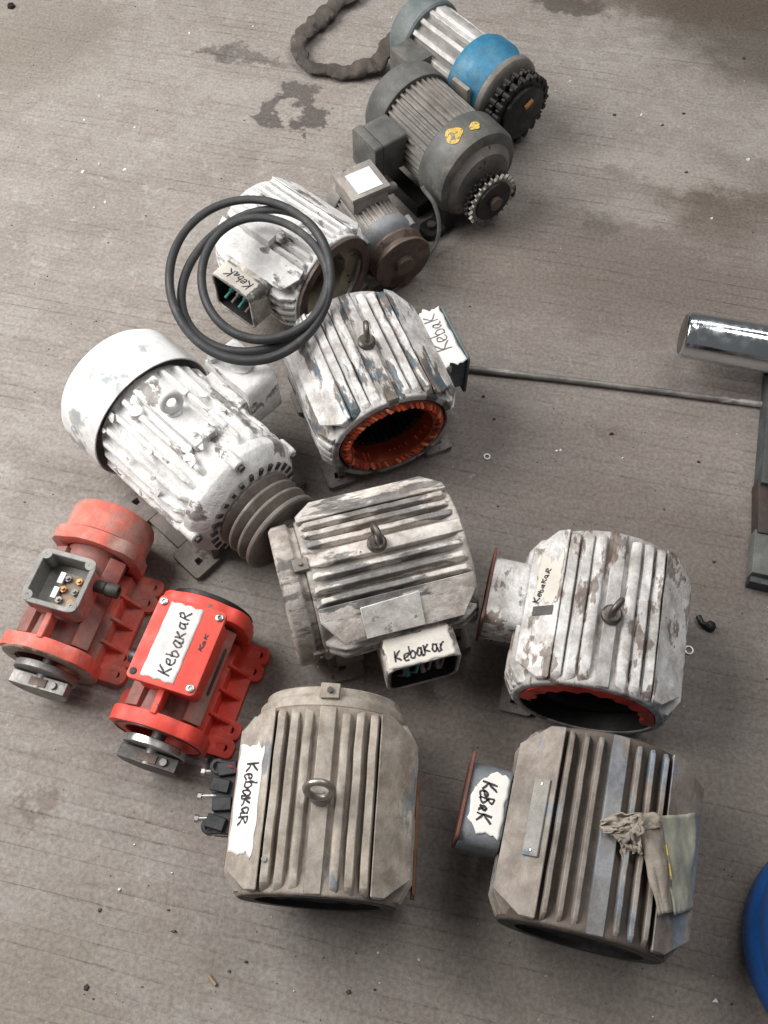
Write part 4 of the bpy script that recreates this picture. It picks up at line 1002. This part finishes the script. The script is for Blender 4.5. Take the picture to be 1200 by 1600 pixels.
        mb = MB(); mb.prism(rrect(wX - 0.012, wY - 0.012, 0.012, 6), H + 0.03, z1, (0, yb, 0)); bx = mb.build('terminal_box', mat, root, bevel=0.002)
        mb = MB(); mb.prism(rrect(wX, wY, 0.009, 5), z1 + 0.001, z1 + 0.013, (0, yb, 0)); ld = mb.build('box_lid', mat, root, bevel=0.003, seg=2)
        for i, (sx, sy) in enumerate(((-1, 1), (1, 1), (1, -1), (-1, -1))):
            px, py = sx * (wX / 2 - 0.010), yb + sy * (wY / 2 - 0.012)
            mb = MB()
            if i < 3:
                mb.lathe([(0.0068, 0), (0.0068, 0.0025), (0.005, 0.0035), (0.0032, 0.0035), (0.003, 0.001), (0.0, 0.001)], (px, py, z1 + 0.013), (0, 0, 1), 18); mb.build('screw', M['bright'], ld)
            else:
                mb.lathe([(0.0042, 0), (0.0062, 0.0006), (0.0042, 0.0012), (0.0, 0.0004)], (px, py, z1 + 0.013), (0, 0, 1), 18); mb.build('screw_hole', M['greasy'], ld)
    # cable gland on the flank
    gs = 1 if opened else -1
    gx = gs * (0.048 if opened else 0.05); gy = yb + (0.018 if opened else -0.022); gz = 0.152 if opened else 0.118
    mb = MB()
    mb.lathe([(0.012, 0), (0.012, 0.018)], (gx, gy, gz), (gs, 0, 0), 6)
    mb.lathe([(0.0105, 0.018), (0.0135, 0.022), (0.0125, 0.042), (0.008, 0.043), (0.008, 0.03), (0.0, 0.03)], (gx, gy, gz), (gs, 0, -0.05), 12)
    mb.build('cable_gland', M['black_plastic'] if not opened else M['steel_dark'], root, bevel=0.0008)
    mb = MB(); mb.box((0.0, -0.074, H + 0.070), (0.012, 0.046, 0.030)); mb.build('rib', mat, root, bevel=0.002)
    return root, H, z1
red1, Hr, zr = red_motor('dusty red vibrator motor at far left with its grey terminal box uncovered', (-0.552, 0.622, 0), -16, M['red_dusty'], True, 1)
red2, Hr, zr = red_motor('bright red vibrator motor with handwritten white tape on its screwed box lid', (-0.345, 0.492, 0), -17.3, M['red'], False, 2)
fn = plane_fn((0.021, -0.048, zr + 0.0132), (0, 1, 0), (-1, 0, 0))
t = tape(fn, 0.132, 0.058, grime('clean_white_tape', (0.80, 0.76, 0.76), (0.77, 0.73, 0.73), bump=0.1, grain=0.05), red2, rag=0.001, seed=31, ends=0.006)
write('KebakaR', fn, (0.010, 0.0105), (1, 0.05), 0.024, 0.112, 0.003, M['ink'], t, seed=33)
fn2 = plane_fn((0.044, 0.017, zr + 0.0132), (0, 1, 0), (-1, 0, 0))
write('KaK', fn2, (0.0, 0.0), (1, 0.0), 0.007, 0.030, 0.0018, M['ink'], red2, seed=35, name='pen_mark')
mb = MB(); mb.box((0.060, 0.01, Hr + 0.026), (0.004, 0.085, 0.034), Matrix.Rotation(R(8), 3, 'Y')); mb.build('nameplate', M['steel_dark'], red2, bevel=0.006)

# ---- grey gearmotor with yellow marks
def ribbed_shell(root, H, y0, y1, r, n, depth, mat, name='ribbed_shell', a0=0):
    mb = MB(); out = []
    for i in range(n):
        for k, rr in ((0.0, 0), (0.30, 0), (0.42, -depth), (0.88, -depth)):
            a = 2 * PI * (i + k) / n + a0
            out.append(((r + rr) * math.cos(a), (r + rr) * math.sin(a)))
    mb.prism(out, 0, y1 - y0, (0, y0, H), (1, 0, 0), (0, 0, 1), (0, 1, 0))
    return mb.build(name, mat, root, sharp=30)
def sprocket(root, H, cx, cz, y0, R_, n, mat, tooth_mat, rows=2, pitch=0.016, thick=0.008, name='sprocket'):
    c = Vector((cx, 0, H + cz))
    mb = MB()
    mb.lathe([(0.0, y0 - rows * pitch - 0.002), (R_ * 0.72, y0 - rows * pitch - 0.002), (R_ * 0.74, y0 - rows * pitch + 0.004), (R_ * 0.74, y0 + 0.004), (0.0, y0 + 0.004)], c, seg=40)
    hub = mb.build(name, mat, root, bevel=0.001)
    for rrow in range(rows):
        yy = y0 - 0.004 - rrow * pitch
        mb = MB(); out = []
        for i in range(n):
            for k, rr in ((0.0, 0.83), (0.2, 0.86), (0.36, 1.0), (0.54, 1.0), (0.70, 0.86)):
                a = 2 * PI * (i + k) / n
                out.append((R_ * rr * math.cos(a), R_ * rr * math.sin(a)))
        mb.prism(out, -thick, 0, c + Vector((0, yy, 0)), (1, 0, 0), (0, 0, 1), (0, 1, 0))
        mb.build('toothed_ring', tooth_mat if rrow == rows - 1 else mat, hub, bevel=0.0008)
    return hub
HG = 0.128
gm = thing('gear_motor', 'grey dusty gear motor with two yellow paint marks and a double sprocket', 'gear motor', (0.138, 1.735, 0), 36)
ribbed_shell(gm, HG, -0.045, 0.115, 0.098, 40, 0.007, M['grey_ribs'])
mb = MB(); mb.lathe([(0.105, 0.108), (0.107, 0.112), (0.107, 0.160), (0.097, 0.176), (0.05, 0.184), (0.0, 0.185)], (0, 0, HG), seg=56, capa=True); mb.build('fan_cover', M['grey_motor'], gm)
mb = MB(); mb.lathe([(0.06, -0.130), (0.093, -0.129), (0.104, -0.124), (0.109, -0.114), (0.110, -0.050), (0.107, -0.043), (0.102, -0.040), (0.0, -0.040)], (0, 0, HG), seg=56); cs = mb.build('gear_case', M['grey_motor'], gm)
mb = MB(); mb.lathe([(0.0, -0.142), (0.072, -0.142), (0.082, -0.134), (0.094, -0.125), (0.06, -0.122)], (0.0, 0, HG - 0.008), seg=48); mb.build('nose_flange', M['grey_ribs'], gm)
hub = sprocket(gm, HG, 0.004, -0.036, -0.150, 0.066, 24, M['greasy'], M['worn_tooth'], 2)
mb = MB(); mb.lathe([(0.016, 0), (0.016, 0.012), (0.0, 0.012)], (0.004, -0.182, HG - 0.036), (0, -1, 0), 20); mb.build('shaft', M['rust_pulley'], hub, bevel=0.001)
for s in (-1, 1):
    mb = MB(); out = rrect(0.06, 0.05, 0.018, 5)
    mb.annulus(out, hole_for(out, s * 0.006, 0, 0.009), 0.0, 0.02, (s * 0.105, -0.105, 0), (1, 0, 0), (0, 1, 0), (0, 0, 1))
    mb.box((s * 0.07, -0.10, 0.04), (0.03, 0.05, 0.08)); ft = mb.build('foot', M['greasy'], gm, bevel=0.002)
    mb = MB(); mb.cyl((s * 0.111, -0.105, 0.02), (s * 0.111, -0.105, 0.03), 0.011, seg=6); mb.build('bolt', M['steel_dark'], ft)
    mb = MB(); mb.box((s * 0.09, 0.02, 0.02), (0.04, 0.14, 0.036)); mb.build('foot_rail', M['greasy'], gm, bevel=0.002)
mb = MB(); mb.prism(rrect(0.085, 0.09, 0.008, 4), 0.09, 0.155, (0, 0.065, HG + 0.012), (0, 1, 0), (0, 0, 1), (-1, 0, 0)); bx = mb.build('terminal_box', M['grey_motor'], gm, bevel=0.003, seg=2)
mb = MB(); mb.prism(rrect(0.09, 0.095, 0.008, 4), 0.157, 0.180, (0, 0.065, HG + 0.012), (0, 1, 0), (0, 0, 1), (-1, 0, 0)); mb.build('box_lid', M['grey_motor'], gm, bevel=0.003, seg=2)
def on_case(a_deg, y, r=0.1098):
    a = R(a_deg); return Vector((math.cos(a) * r, y, HG + math.sin(a) * r))
for (a0, y0, wa, wy, sd) in ((112, -0.080, 11, 0.021, 3), (88, -0.092, 8, 0.012, 7)):
    mb = MB(); ctr = mb.v(on_case(a0, y0, 0.1110)); ring = []
    for i in range(26):
        t = 2 * PI * i / 26; k = 0.95 + 0.45 * mnoise.noise(Vector((math.cos(t) * 0.9, math.sin(t) * 0.9, sd)))
        ring.append(mb.v(on_case(a0 + wa * k * math.cos(t), y0 + wy * k * math.sin(t), 0.1108)))
    for i in range(26): mb.face([ctr, ring[i], ring[(i + 1) % 26]])
    mb.build('paint_mark', M['yellow_paint'], gm)

# ---- blue gearmotor
HB = 0.12
bm_ = thing('gear_motor', 'blue and silver gear motor at the back with large black chain sprocket', 'gear motor', (0.200, 2.010, 0), 40)
mb = MB(); mb.lathe([(0.072, -0.03), (0.072, 0.13), ], (0, 0, HB), seg=48); mb.build('shell_core', M['silver_groove'], bm_)
for k in range(16):
    a = 2 * PI * k / 16 + 0.1
    mb = MB(); e = Vector((math.cos(a), 0, math.sin(a))); tq = Vector((-e.z, 0, e.x))
    wd = 0.038 if k == 3 else 0.014
    fin_prism(mb, 0.158, wd, 0.002, 0.068, 0.0835, lambda y, hh, w: Vector((0, y + 0.05, HB)) + e * hh + tq * w, k)
    mb.build('fin', M['silver_shell'], bm_, bevel=0.0012)
mb = MB(); mb.lathe([(0.088, 0.125), (0.092, 0.13), (0.092, 0.178), (0.080, 0.194), (0.04, 0.200), (0.0, 0.2)], (0, 0, HB), seg=48); mb.build('fan_cover', M['blue_grey'], bm_)
mb = MB(); mb.lathe([(0.086, -0.128), (0.090, -0.122), (0.092, -0.10), (0.100, -0.085), (0.100, -0.045), (0.094, -0.03), (0.06, -0.027), (0.0, -0.027)], (0, 0, HB), seg=48); mb.build('gear_case', M['blue'], bm_)
mb = MB(); fnp = None
mb.box((-0.094, -0.085, HB + 0.010), (0.012, 0.055, 0.085), Matrix.Rotation(R(-6), 3, 'Y')); mb.build('scuffed_pad', grime('bare_pad', (0.33, 0.31, 0.27), (0.26, 0.245, 0.22)), bm_, bevel=0.004, seg=2)
mb = MB(); mb.lathe([(0.0, -0.150), (0.08, -0.150), (0.094, -0.144), (0.096, -0.130), (0.086, -0.1285), (0.0, -0.1285)], (0, 0, HB), seg=48); mb.build('front_flange', M['grey_ribs'], bm_, bevel=0.001)
hub = sprocket(bm_, HB, 0.0, -0.012, -0.158, 0.090, 20, M['greasy'], M['greasy'], 2, pitch=0.022, thick=0.010)
rl = MB()
for i in range(20):
    a = 2 * PI * (i + 0.05) / 20
    for yy in (-0.163, -0.185):
        rl.lathe([(0.0072, -0.009), (0.0072, 0.009)], (0.083 * math.cos(a), yy - 0.003, HB - 0.012 + 0.083 * math.sin(a)), seg=8)
rl.build('chain_rollers', M['greasy'], hub)
mb = MB(); mb.box((0.008, -0.2085, HB + 0.016), (0.026, 0.008, 0.009), Matrix.Rotation(R(-24), 3, 'Y')); mb.build('shaft_key', M['brass'], hub, bevel=0.001)
for s in (-1, 1):
    mb = MB(); mb.box((s * 0.085, -0.08, 0.012), (0.06, 0.09, 0.022)); mb.box((s * 0.072, -0.08, 0.045), (0.02, 0.07, 0.06)); mb.build('foot', M['greasy'], bm_, bevel=0.002)
mb = MB(); mb.box((-0.105, 0.085, HB + 0.002), (0.065, 0.085, 0.08)); mb.build('terminal_box', M['grey_motor'], bm_, bevel=0.006, seg=2)

# ---- small motor with rusty pulley
HS = 0.082
sm = thing('small_motor', 'small cream-grey motor with white label on its box and a rust brown pulley', 'motor', (-0.022, 1.53, 0), 30)
ribbed_shell(sm, HS, -0.045, 0.075, 0.062, 34, 0.005, M['small_motor'])
mb = MB(); mb.lathe([(0.064, 0.07), (0.066, 0.074), (0.066, 0.105), (0.055, 0.118), (0.0, 0.12)], (0, 0, HS), seg=40); mb.build('fan_cover', M['small_motor'], sm)
mb = MB(); mb.lathe([(0.0, -0.085), (0.045, -0.083), (0.060, -0.070), (0.066, -0.060), (0.066, -0.044), (0.0, -0.044)], (0, 0, HS), seg=40); bl = mb.build('end_bell', M['bell_blue'], sm, bevel=0.001)
for a in (30, 150, 270):
    mb = MB(); mb.lathe([(0.008, -0.072), (0.009, -0.044)], (0.066 * math.cos(R(a)), 0, HS + 0.066 * math.sin(R(a))), seg=10); mb.build('lug', M['bell_blue'], bl, bevel=0.001)
mb = MB(); mb.lathe([(0.0, -0.142), (0.022, -0.142), (0.022, -0.130), (0.050, -0.128), (0.068, -0.130), (0.068, -0.122), (0.056, -0.112), (0.056, -0.108), (0.068, -0.098), (0.068, -0.092), (0.0, -0.092)], (0, 0, HS), seg=44); mb.build('pulley', M['rust_pulley'], sm, bevel=0.001)
mb = MB(); mb.box((-0.005, 0.045, HS + 0.068), (0.088, 0.085, 0.035)); bx = mb.build('terminal_box', M['small_motor'], sm, bevel=0.003, seg=2)
mb = MB(); mb.box((-0.005, 0.045, HS + 0.092), (0.095, 0.092, 0.012)); mb.build('box_lid', M['small_motor'], sm, bevel=0.003, seg=2)
mb = MB(); mb.box((-0.002, 0.040, HS + 0.0988), (0.060, 0.062, 0.0012)); mb.build('sticker', M['sticker'], sm)
mb = MB(); mb.lathe([(0.012, 0), (0.012, 0.02), (0.009, 0.024), (0.006, 0.024)], (0.043, 0.02, HS + 0.066), (1, 0, 0), 10); mb.build('cable_gland', M['grey_motor'], sm)
for s in (-1, 1):
    mb = MB(); mb.box((s * 0.066, 0.01, 0.006), (0.045, 0.12, 0.011)); mb.box((s * 0.05, 0.01, 0.03), (0.012, 0.10, 0.045)); mb.build('foot', M['small_motor'], sm, bevel=0.0015)
# its lead, looping to the floor
pts = crv([at(660, 292, 0.14)[:2], at(678, 320, 0.11)[:2], at(686, 350, 0.07)[:2], at(680, 385, 0.02)[:2], at(650, 420, 0.01)[:2], at(622, 446, 0.008)[:2], at(597, 470, 0.008)[:2]], 6)
zs = [0.14, 0.115, 0.07, 0.025, 0.008, 0.006, 0.006]
P3 = []
for i, p in enumerate(pts):
    t = i / (len(pts) - 1) * 6; k = min(5, int(t)); f = t - k
    P3.append((p[0], p[1], zs[k] * (1 - f) + zs[k + 1] * f))
mb = MB(); mb.sweep(P3, 0.0048, 8)
tag(mb.build('power_lead', M['wire'], None), 'thin grey wire looping from the small motor down to the floor', 'wire')

# ---- black belts lying over the motors
def belt(label, c, rx, ry, ang, tiltx, tilty, seed, dz=0.0):
    mb = MB(); rings = []; n = 96
    a0 = R(ang); rnd = random.Random(seed)
    for i in range(n):
        t = 2 * PI * i / n
        def pos(t, s):
            k = 1 + 0.012 * math.sin(2 * t + seed) + 0.008 * math.sin(3 * t + seed * 2)
            x = rx * k * s * math.cos(t); y = ry * k * s * math.sin(t)
            X = x * math.cos(a0) - y * math.sin(a0); Y = x * math.sin(a0) + y * math.cos(a0)
            z = X * tiltx + Y * tilty + 0.004 * math.sin(2 * t + seed * 1.3)
            return Vector((c[0] + X, c[1] + Y, c[2] + z + dz))
        p = pos(t, 1.0); q = (p - Vector(c)); q.z = 0; q.normalize()
        up = Vector((-q.x * tiltx, -q.y * tilty, 1)).normalized()
        w = 0.0081
        tw = 0.5 + 0.25 * math.sin(t * 2 + seed * 1.9)
        q2, u2 = q * math.cos(tw) + up * math.sin(tw), up * math.cos(tw) - q * math.sin(tw)
        rings.append([p + q2 * a_ + u2 * b_ for a_, b_ in ((w, 0.004), (w, -0.004), (w * 0.6, -0.0075), (-w * 0.6, -0.0065), (-w * 0.95, -0.003), (-w * 0.95, 0.003), (-w * 0.6, 0.0065), (w * 0.6, 0.0075))])
    mb.rings(rings, closed=True)
    o = mb.build('drive_belt', M['rubber'], None, sharp=62)
    return tag(o, label, 'belt', 'black drive belts heaped on the white motor')
belt('black drive belt forming the widest outermost loop of the three', at(390, 432, 0.282), 0.150, 0.176, 12, 0.0, 0.15, 1)
belt('black drive belt forming the middle-sized loop of the three', at(400, 437, 0.266), 0.135, 0.158, -30, 0.0, 0.15, 4)
belt('black drive belt forming the smallest innermost loop of the three', at(413, 434, 0.281), 0.116, 0.134, 24, 0.02, 0.16, 8)

# ---- cloth over the lower right motor
def sheet(fn, nu, nv, mat, name, parent, thick=0.0015, sharp=180):
    mb = MB(); g = [[mb.v(fn(i / nu, j / nv)) for j in range(nv + 1)] for i in range(nu + 1)]
    for i in range(nu):
        for j in range(nv): mb.face([g[i][j], g[i + 1][j], g[i + 1][j + 1], g[i][j + 1]])
    o = mb.build(name, mat, parent, sharp=sharp)
    md = o.modifiers.new('t', 'SOLIDIFY'); md.thickness = thick; md.offset = 0
    return o
rag = thing('cloth_rag', 'dirty knotted cloth and pale greenish folded sheet draped over the lower right motor', 'rag', (0.41, 0.22, 0.24), 0)
def quad_fn(c00, c10, c11, c01, amp, sd, bulge=0.0):
    q = [Vector(p) - Vector((0.41, 0.22, 0.24)) for p in (c00, c10, c11, c01)]
    def f(u, v):
        p = q[0] * (1 - u) * (1 - v) + q[1] * u * (1 - v) + q[2] * u * v + q[3] * (1 - u) * v
        n = mnoise.noise_vector(Vector((u * 2.5 + sd, v * 2.5, sd))) * amp + mnoise.noise_vector(Vector((u * 7 + sd, v * 5, sd))) * amp * 0.4
        return p + Vector((n.x * 0.6, n.y * 0.6, n.z + bulge * 4 * u * (1 - u)))
    return f
sheet(quad_fn(at(1024, 1274, 0.262), at(1086, 1274, 0.215), at(1080, 1422, 0.20), at(1054, 1428, 0.245), 0.007, 3.0, 0.004), 18, 26, M['cloth_green'], 'folded_sheet', rag, 0.003)
sheet(quad_fn(at(996, 1288, 0.264), at(1032, 1280, 0.262), at(1054, 1426, 0.240), at(1027, 1430, 0.252), 0.006, 7.0, 0.006), 12, 24, M['cloth'], 'hanging_flap', rag, 0.003)
sheet(quad_fn(at(988, 1272, 0.268), at(1030, 1272, 0.272), at(1034, 1292, 0.268), at(994, 1300, 0.268), 0.007, 5.0, 0.004), 12, 8, M['cloth'], 'top_fold', rag, 0.003)
mb = MB(); mb.sweep([at(1041, 1320, 0.268) - Vector((0.41, 0.22, 0.24)), at(1046, 1350, 0.264) - Vector((0.41, 0.22, 0.24)), at(1049, 1374, 0.26) - Vector((0.41, 0.22, 0.24))], 0.0012, 6); mb.build('yellow_edge', M['yellow_paint'], rag)
rnd = random.Random(3)
def crumple(c00, c10, c11, c01, amp, fold, sd, name, mat=None):
    q = [Vector(p) - Vector((0.41, 0.22, 0.24)) for p in (c00, c10, c11, c01)]
    def f(u, v):
        p = q[0] * (1 - u) * (1 - v) + q[1] * u * (1 - v) + q[2] * u * v + q[3] * (1 - u) * v
        rid = abs(math.sin((v * fold + 0.35 * math.sin(u * 4 + sd)) * PI)) - 0.5
        n = mnoise.noise_vector(Vector((u * 4 + sd, v * 4, sd))) * amp
        pin = 0.35 + 0.65 * min(1, 2.2 * min(u, 1 - u) + 0.25)
        return p + Vector((n.x, n.y, n.z + rid * amp * 1.1)) * pin
    return sheet(f, 24, 26, mat or M['cloth'], name, rag, 0.0016, 60)
crumple(at(936, 1280, 0.266), at(1002, 1270, 0.276), at(1004, 1292, 0.276), at(944, 1304, 0.268), 0.009, 3.2, 2.0, 'knot_fold')
crumple(at(944, 1294, 0.268), at(1000, 1280, 0.280), at(1002, 1300, 0.278), at(966, 1316, 0.264), 0.008, 2.6, 6.0, 'knot_fold')
crumple(at(956, 1304, 0.270), at(998, 1288, 0.282), at(1004, 1336, 0.264), at(986, 1330, 0.262), 0.007, 2.2, 9.0, 'knot_fold')
crumple(at(984, 1276, 0.280), at(1004, 1272, 0.284), at(1006, 1304, 0.282), at(988, 1306, 0.280), 0.006, 1.6, 12.0, 'knot_fold')
crumple(at(968, 1312, 0.264), at(980, 1312, 0.266), at(980, 1346, 0.252), at(972, 1346, 0.252), 0.003, 1.2, 14.0, 'loose_end')

# ---- wrapped cable at the top
pts2 = [(560, -14), (525, 6), (500, 30), (478, 52), (466, 72), (472, 94), (495, 106), (520, 112), (550, 112), (580, 105), (600, 96), (616, 86)]
base = [at(x, y, 0.02) for x, y in pts2]
sm_ = crv([(p.x, p.y) for p in base], 14)
P3 = []; rad = []
for i, p in enumerate(sm_):
    t = i / (len(sm_) - 1)
    z = 0.022 + 0.05 * max(0, t - 0.86) / 0.14
    P3.append(Vector((p[0], p[1], z)) + mnoise.noise_vector(Vector((p[0] * 18, p[1] * 18, 2))) * 0.007)
    rad.append((0.0215 + 0.005 * math.sin(t * 9)) * (1 + 0.30 * mnoise.noise(Vector((t * 24, 1, 1)))) * (1 - 0.35 * max(0, t - 0.9) / 0.1))
mb = MB(); mb.sweep(P3, rad, 16, flat=(1, 0.42))
for v in mb.bm.verts:
    v.co += mnoise.noise_vector(v.co * 40) * 0.006 + mnoise.noise_vector(v.co * 95) * 0.0035
    v.co.z = max(v.co.z, 0.001)
tag(mb.build('wrapped_cable', M['wrap'], None, sharp=40), 'dirty brown cloth-wrapped cable curving on the floor to the blue gear motor', 'cable')

# ---- steel rod on the floor
a_, b_ = at(722, 575, 0.009), at(1196, 633, 0.009)
mb = MB(); q = []; rad = []
n = 220
for i in range(n + 1):
    t = i / n; q.append(a_.lerp(b_, t) + Vector((0, 0.003 * math.sin(t * 3), 0))); rad.append(0.0066 + (0.0006 if i % 2 else 0) + 0.0005 * mnoise.noise(Vector((t * 40, 0, 0))))
mb.sweep(q, rad, 10)
tag(mb.build('threaded_rod', M['rod'], None), 'long thin threaded steel rod lying across the floor to the right edge', 'rod')

# ---- chromed shaft and the machine at the right edge
mb = MB(); c0 = at(1066, 522, 0.11); c1 = at(1262, 556, 0.11); dv = (c1 - c0); Lc = dv.length
mb.lathe([(0.0, 0.0), (0.040, 0.0), (0.046, 0.004), (0.0475, 0.018), (0.0465, 0.020), (0.0475, 0.022), (0.0475, Lc + 0.25), (0.0, Lc + 0.25)], c0, dv, 64)
mb.mi = 0
sh = mb.build('chrome_shaft', [M['chrome'], M['chrome_face']], None, bevel=0.0008)
for p in sh.data.polygons:
    if abs(p.normal.dot(dv.normalized())) > 0.95: p.material_index = 1
tag(sh, 'shiny chromed steel shaft end jutting in from the right edge', 'shaft')
mc = thing('machine_stand', 'dark machine stand with red panel and grey foot block at right edge', 'machine', (0.86, 0.95, 0), 0)
def bl(name, px0, py0, px1, py1, zlo, zhi, mat, wx=0.03, ext=0.0):
    a = at(px0, py0, 0); b_ = at(px1, py1, 0)
    d = (b_ - a); L_ = d.length; ang = math.atan2(d.y, d.x)
    mb = MB(); mid = (a + b_) / 2 - Vector((0.86, 0.95, 0)); mid.z = (zlo + zhi) / 2
    nrm = Vector((-d.y, d.x, 0)).normalized()
    if nrm.x < 0: nrm = -nrm
    mb.box(mid + nrm * (wx / 2 + ext), (L_, wx, zhi - zlo), Matrix.Rotation(ang, 3, 'Z'))
    return mb.build(name, mat, mc, bevel=0.003, seg=2)
bl('side_rail', 1192, 575, 1176, 772, 0.0, 0.05, M['frame'], 0.035)
bl('red_panel', 1200, 620, 1190, 775, 0.0, 0.20, M['machine_red'], 0.05, 0.004)
bl('brown_block', 1174, 762, 1173, 845, 0.0, 0.04, grime('dark_brown_rusty_steel', (0.05, 0.032, 0.027), (0.035, 0.026, 0.023)), 0.12)
bl('foot_block', 1170, 838, 1165, 905, 0.0, 0.035, M['pad_grey'], 0.14)
bl('foot_edge', 1164, 908, 1163, 918, 0.0, 0.03, M['black_plastic'], 0.14)
bl('bracket', 1188, 560, 1185, 600, 0.03, 0.085, M['greasy'], 0.10)

# ---- blue drum at lower right
dr = thing('plastic_drum', 'blue plastic drum cut off by the lower right edge', 'drum', (0.742, 0.055, 0), 0)
mb = MB()
mb.lathe([(0.0, 0.004), (0.15, 0.0), (0.168, 0.010), (0.176, 0.03), (0.182, 0.09), (0.176, 0.10), (0.176, 0.112), (0.182, 0.122), (0.182, 0.20), (0.170, 0.24), (0.12, 0.262), (0.05, 0.266), (0.0, 0.266)], (0, 0, 0), (0, 0, 1), 64)
mb.build('drum_body', M['drum_blue'], dr)
mb = MB(); mb.lathe([(0.028, 0.266), (0.028, 0.285), (0.0, 0.285)], (0.05, 0, 0), (0, 0, 1), 24); mb.build('bung_cap', M['black_plastic'], dr, bevel=0.002)

# ---- small loose things
def washer(label, px, py, ro, ri):
    mb = MB(); mb.lathe([(ri, 0.0003), (ro, 0.0003), (ro, 0.0024), (ri, 0.0024)], at(px, py, 0), (0, 0, 1), 28, closed=True)
    tag(mb.build('washer', M['washer'], None, bevel=0.0003), label, 'washer')
washer('small steel washer lying alone on open floor left of the rod end', 761, 714, 0.0075, 0.0038)
washer('larger steel washer lying close beside the right motor', 1076, 1016, 0.0088, 0.0056)
mb = MB(); mb.lathe([(0.012, 0), (0.010, 0.012), (0.0, 0.014)], at(1108, 980, 0.0), (0, 0, 1), 6); c = at(1094, 975, 0.006); mb.sweep([at(1108, 979, 0.008), at(1096, 974, 0.008), at(1091, 962, 0.008)], 0.006, 8); mb.build
tag(mb.build('bent_bolt', M['greasy'], None, bevel=0.0015), 'bent greasy black bolt on the floor right of the grey motor', 'bolt')
mb = MB(); mb.sweep([at(327, 1193, 0.006), at(338, 1187, 0.008)], 0.008, 8); tag(mb.build('rubber_plug', M['black_plastic'], None, bevel=0.001), 'black rubber plug on the floor below the bright red motor', 'plug')
mb = MB(); mb.rings([[Vector(p) for p in (at(1112, 1567, 0.002), at(1124, 1568, 0.002), at(1118, 1560, 0.004))], [Vector(p) for p in (at(1113, 1565, 0.006), at(1122, 1566, 0.006), at(1119, 1560, 0.007))]])
tag(mb.build('white_chip', M['crumb_white'], None), 'small white triangular chip on the floor near the blue drum', 'chip')
mb = MB(); mb.sweep([at(326, 1524, 0.003), at(337, 1539, 0.003)], 0.003, 6); tag(mb.build('wood_sliver', M['wood'], None), 'pale wood sliver on the floor below the lower centre motor', 'sliver')
mb = MB(); mb.sweep([at(1037 - 346, 686, 0.006), at(672, 702, 0.006)], [0.009, 0.006], 8); tag(mb.build('rusty_bolt', M['rust_pulley'], None, bevel=0.001), 'short rusty bolt lying beside the orange winding opening', 'bolt')
mb = MB(); mb.lathe([(0.011, 0), (0.009, 0.008), (0, 0.009)], at(18, 11, 0), (0, 0, 1), 9); tag(mb.build('dark_nut', M['greasy'], None, jitter=0.001), 'dark nut on the floor in the upper left corner', 'nut')
# crumbs: dark grit and white flecks
rnd = random.Random(77)
def crumbs(name, mat, spots, n, smin, smax, seed, region):
    mb = MB(); r = random.Random(seed)
    allp = [(at(x, y), s) for x, y, s in spots]
    for k in range(n):
        x = r.uniform(*region[0]); y = r.uniform(*region[1])
        allp.append((at(x, y), r.uniform(smin, smax) * (0.6 + 0.8 * r.random() ** 3)))
    for p, s in allp:
        q = []
        a0 = r.uniform(0, 6); el = r.uniform(0.5, 1.0)
        for i in range(5):
            a = a0 + i * 2 * PI / 5; k = r.uniform(0.6, 1.1)
            q.append(p + Vector((math.cos(a) * s * k, math.sin(a) * s * k * el, 0.0004)))
        top = [p + (v - p) * 0.55 + Vector((0, 0, s * r.uniform(0.4, 0.9))) for v in q]
        mb.rings([q, top])
    o = mb.build(name, mat, None); o['kind'] = 'stuff'
    tag(o, None, None)
    return o
g = crumbs('dark_grit', M['crumb_dark'], [(135, 1543, .006), (156, 1422, .005), (272, 1455, .006), (263, 1422, .004), (545, 1550, .005), (385, 1503, .004), (358, 1518, .004), (955, 678, .006), (755, 620, .005), (772, 655, .004), (1091, 722, .005), (1115, 878, .005), (960, 180, .006), (1035, 196, .005), (1068, 178, .005), (1162, 92, .007), (1072, 270, .006)], 700, 0.0008, 0.0026, 5, ((-40, 1240), (-20, 1640)))
g['label'] = 'scattered dark grit on the concrete floor'
g = crumbs('white_flecks', M['crumb_white'], [(130, 269, .007), (196, 266, .008), (155, 257, .005), (160, 279, .004), (165, 316, .005), (148, 325, .005), (132, 188, .004), (155, 151, .004), (211, 200, .004), (296, 52, .004), (396, 42, .004), (891, 127, .005), (1002, 180, .006), (1169, 250, .006), (868, 143, .004), (187, 1390, .004), (210, 1320, .003), (269, 1364, .004), (591, 1489, .003), (654, 1500, .003), (870, 705, .004), (973, 716, .003), (612, 28, .004), (1112, 342, .005), (876, 704, .004)], 300, 0.0006, 0.0018, 9, ((-40, 1240), (-20, 1640)))
g['label'] = 'scattered white paint flecks on the concrete floor'
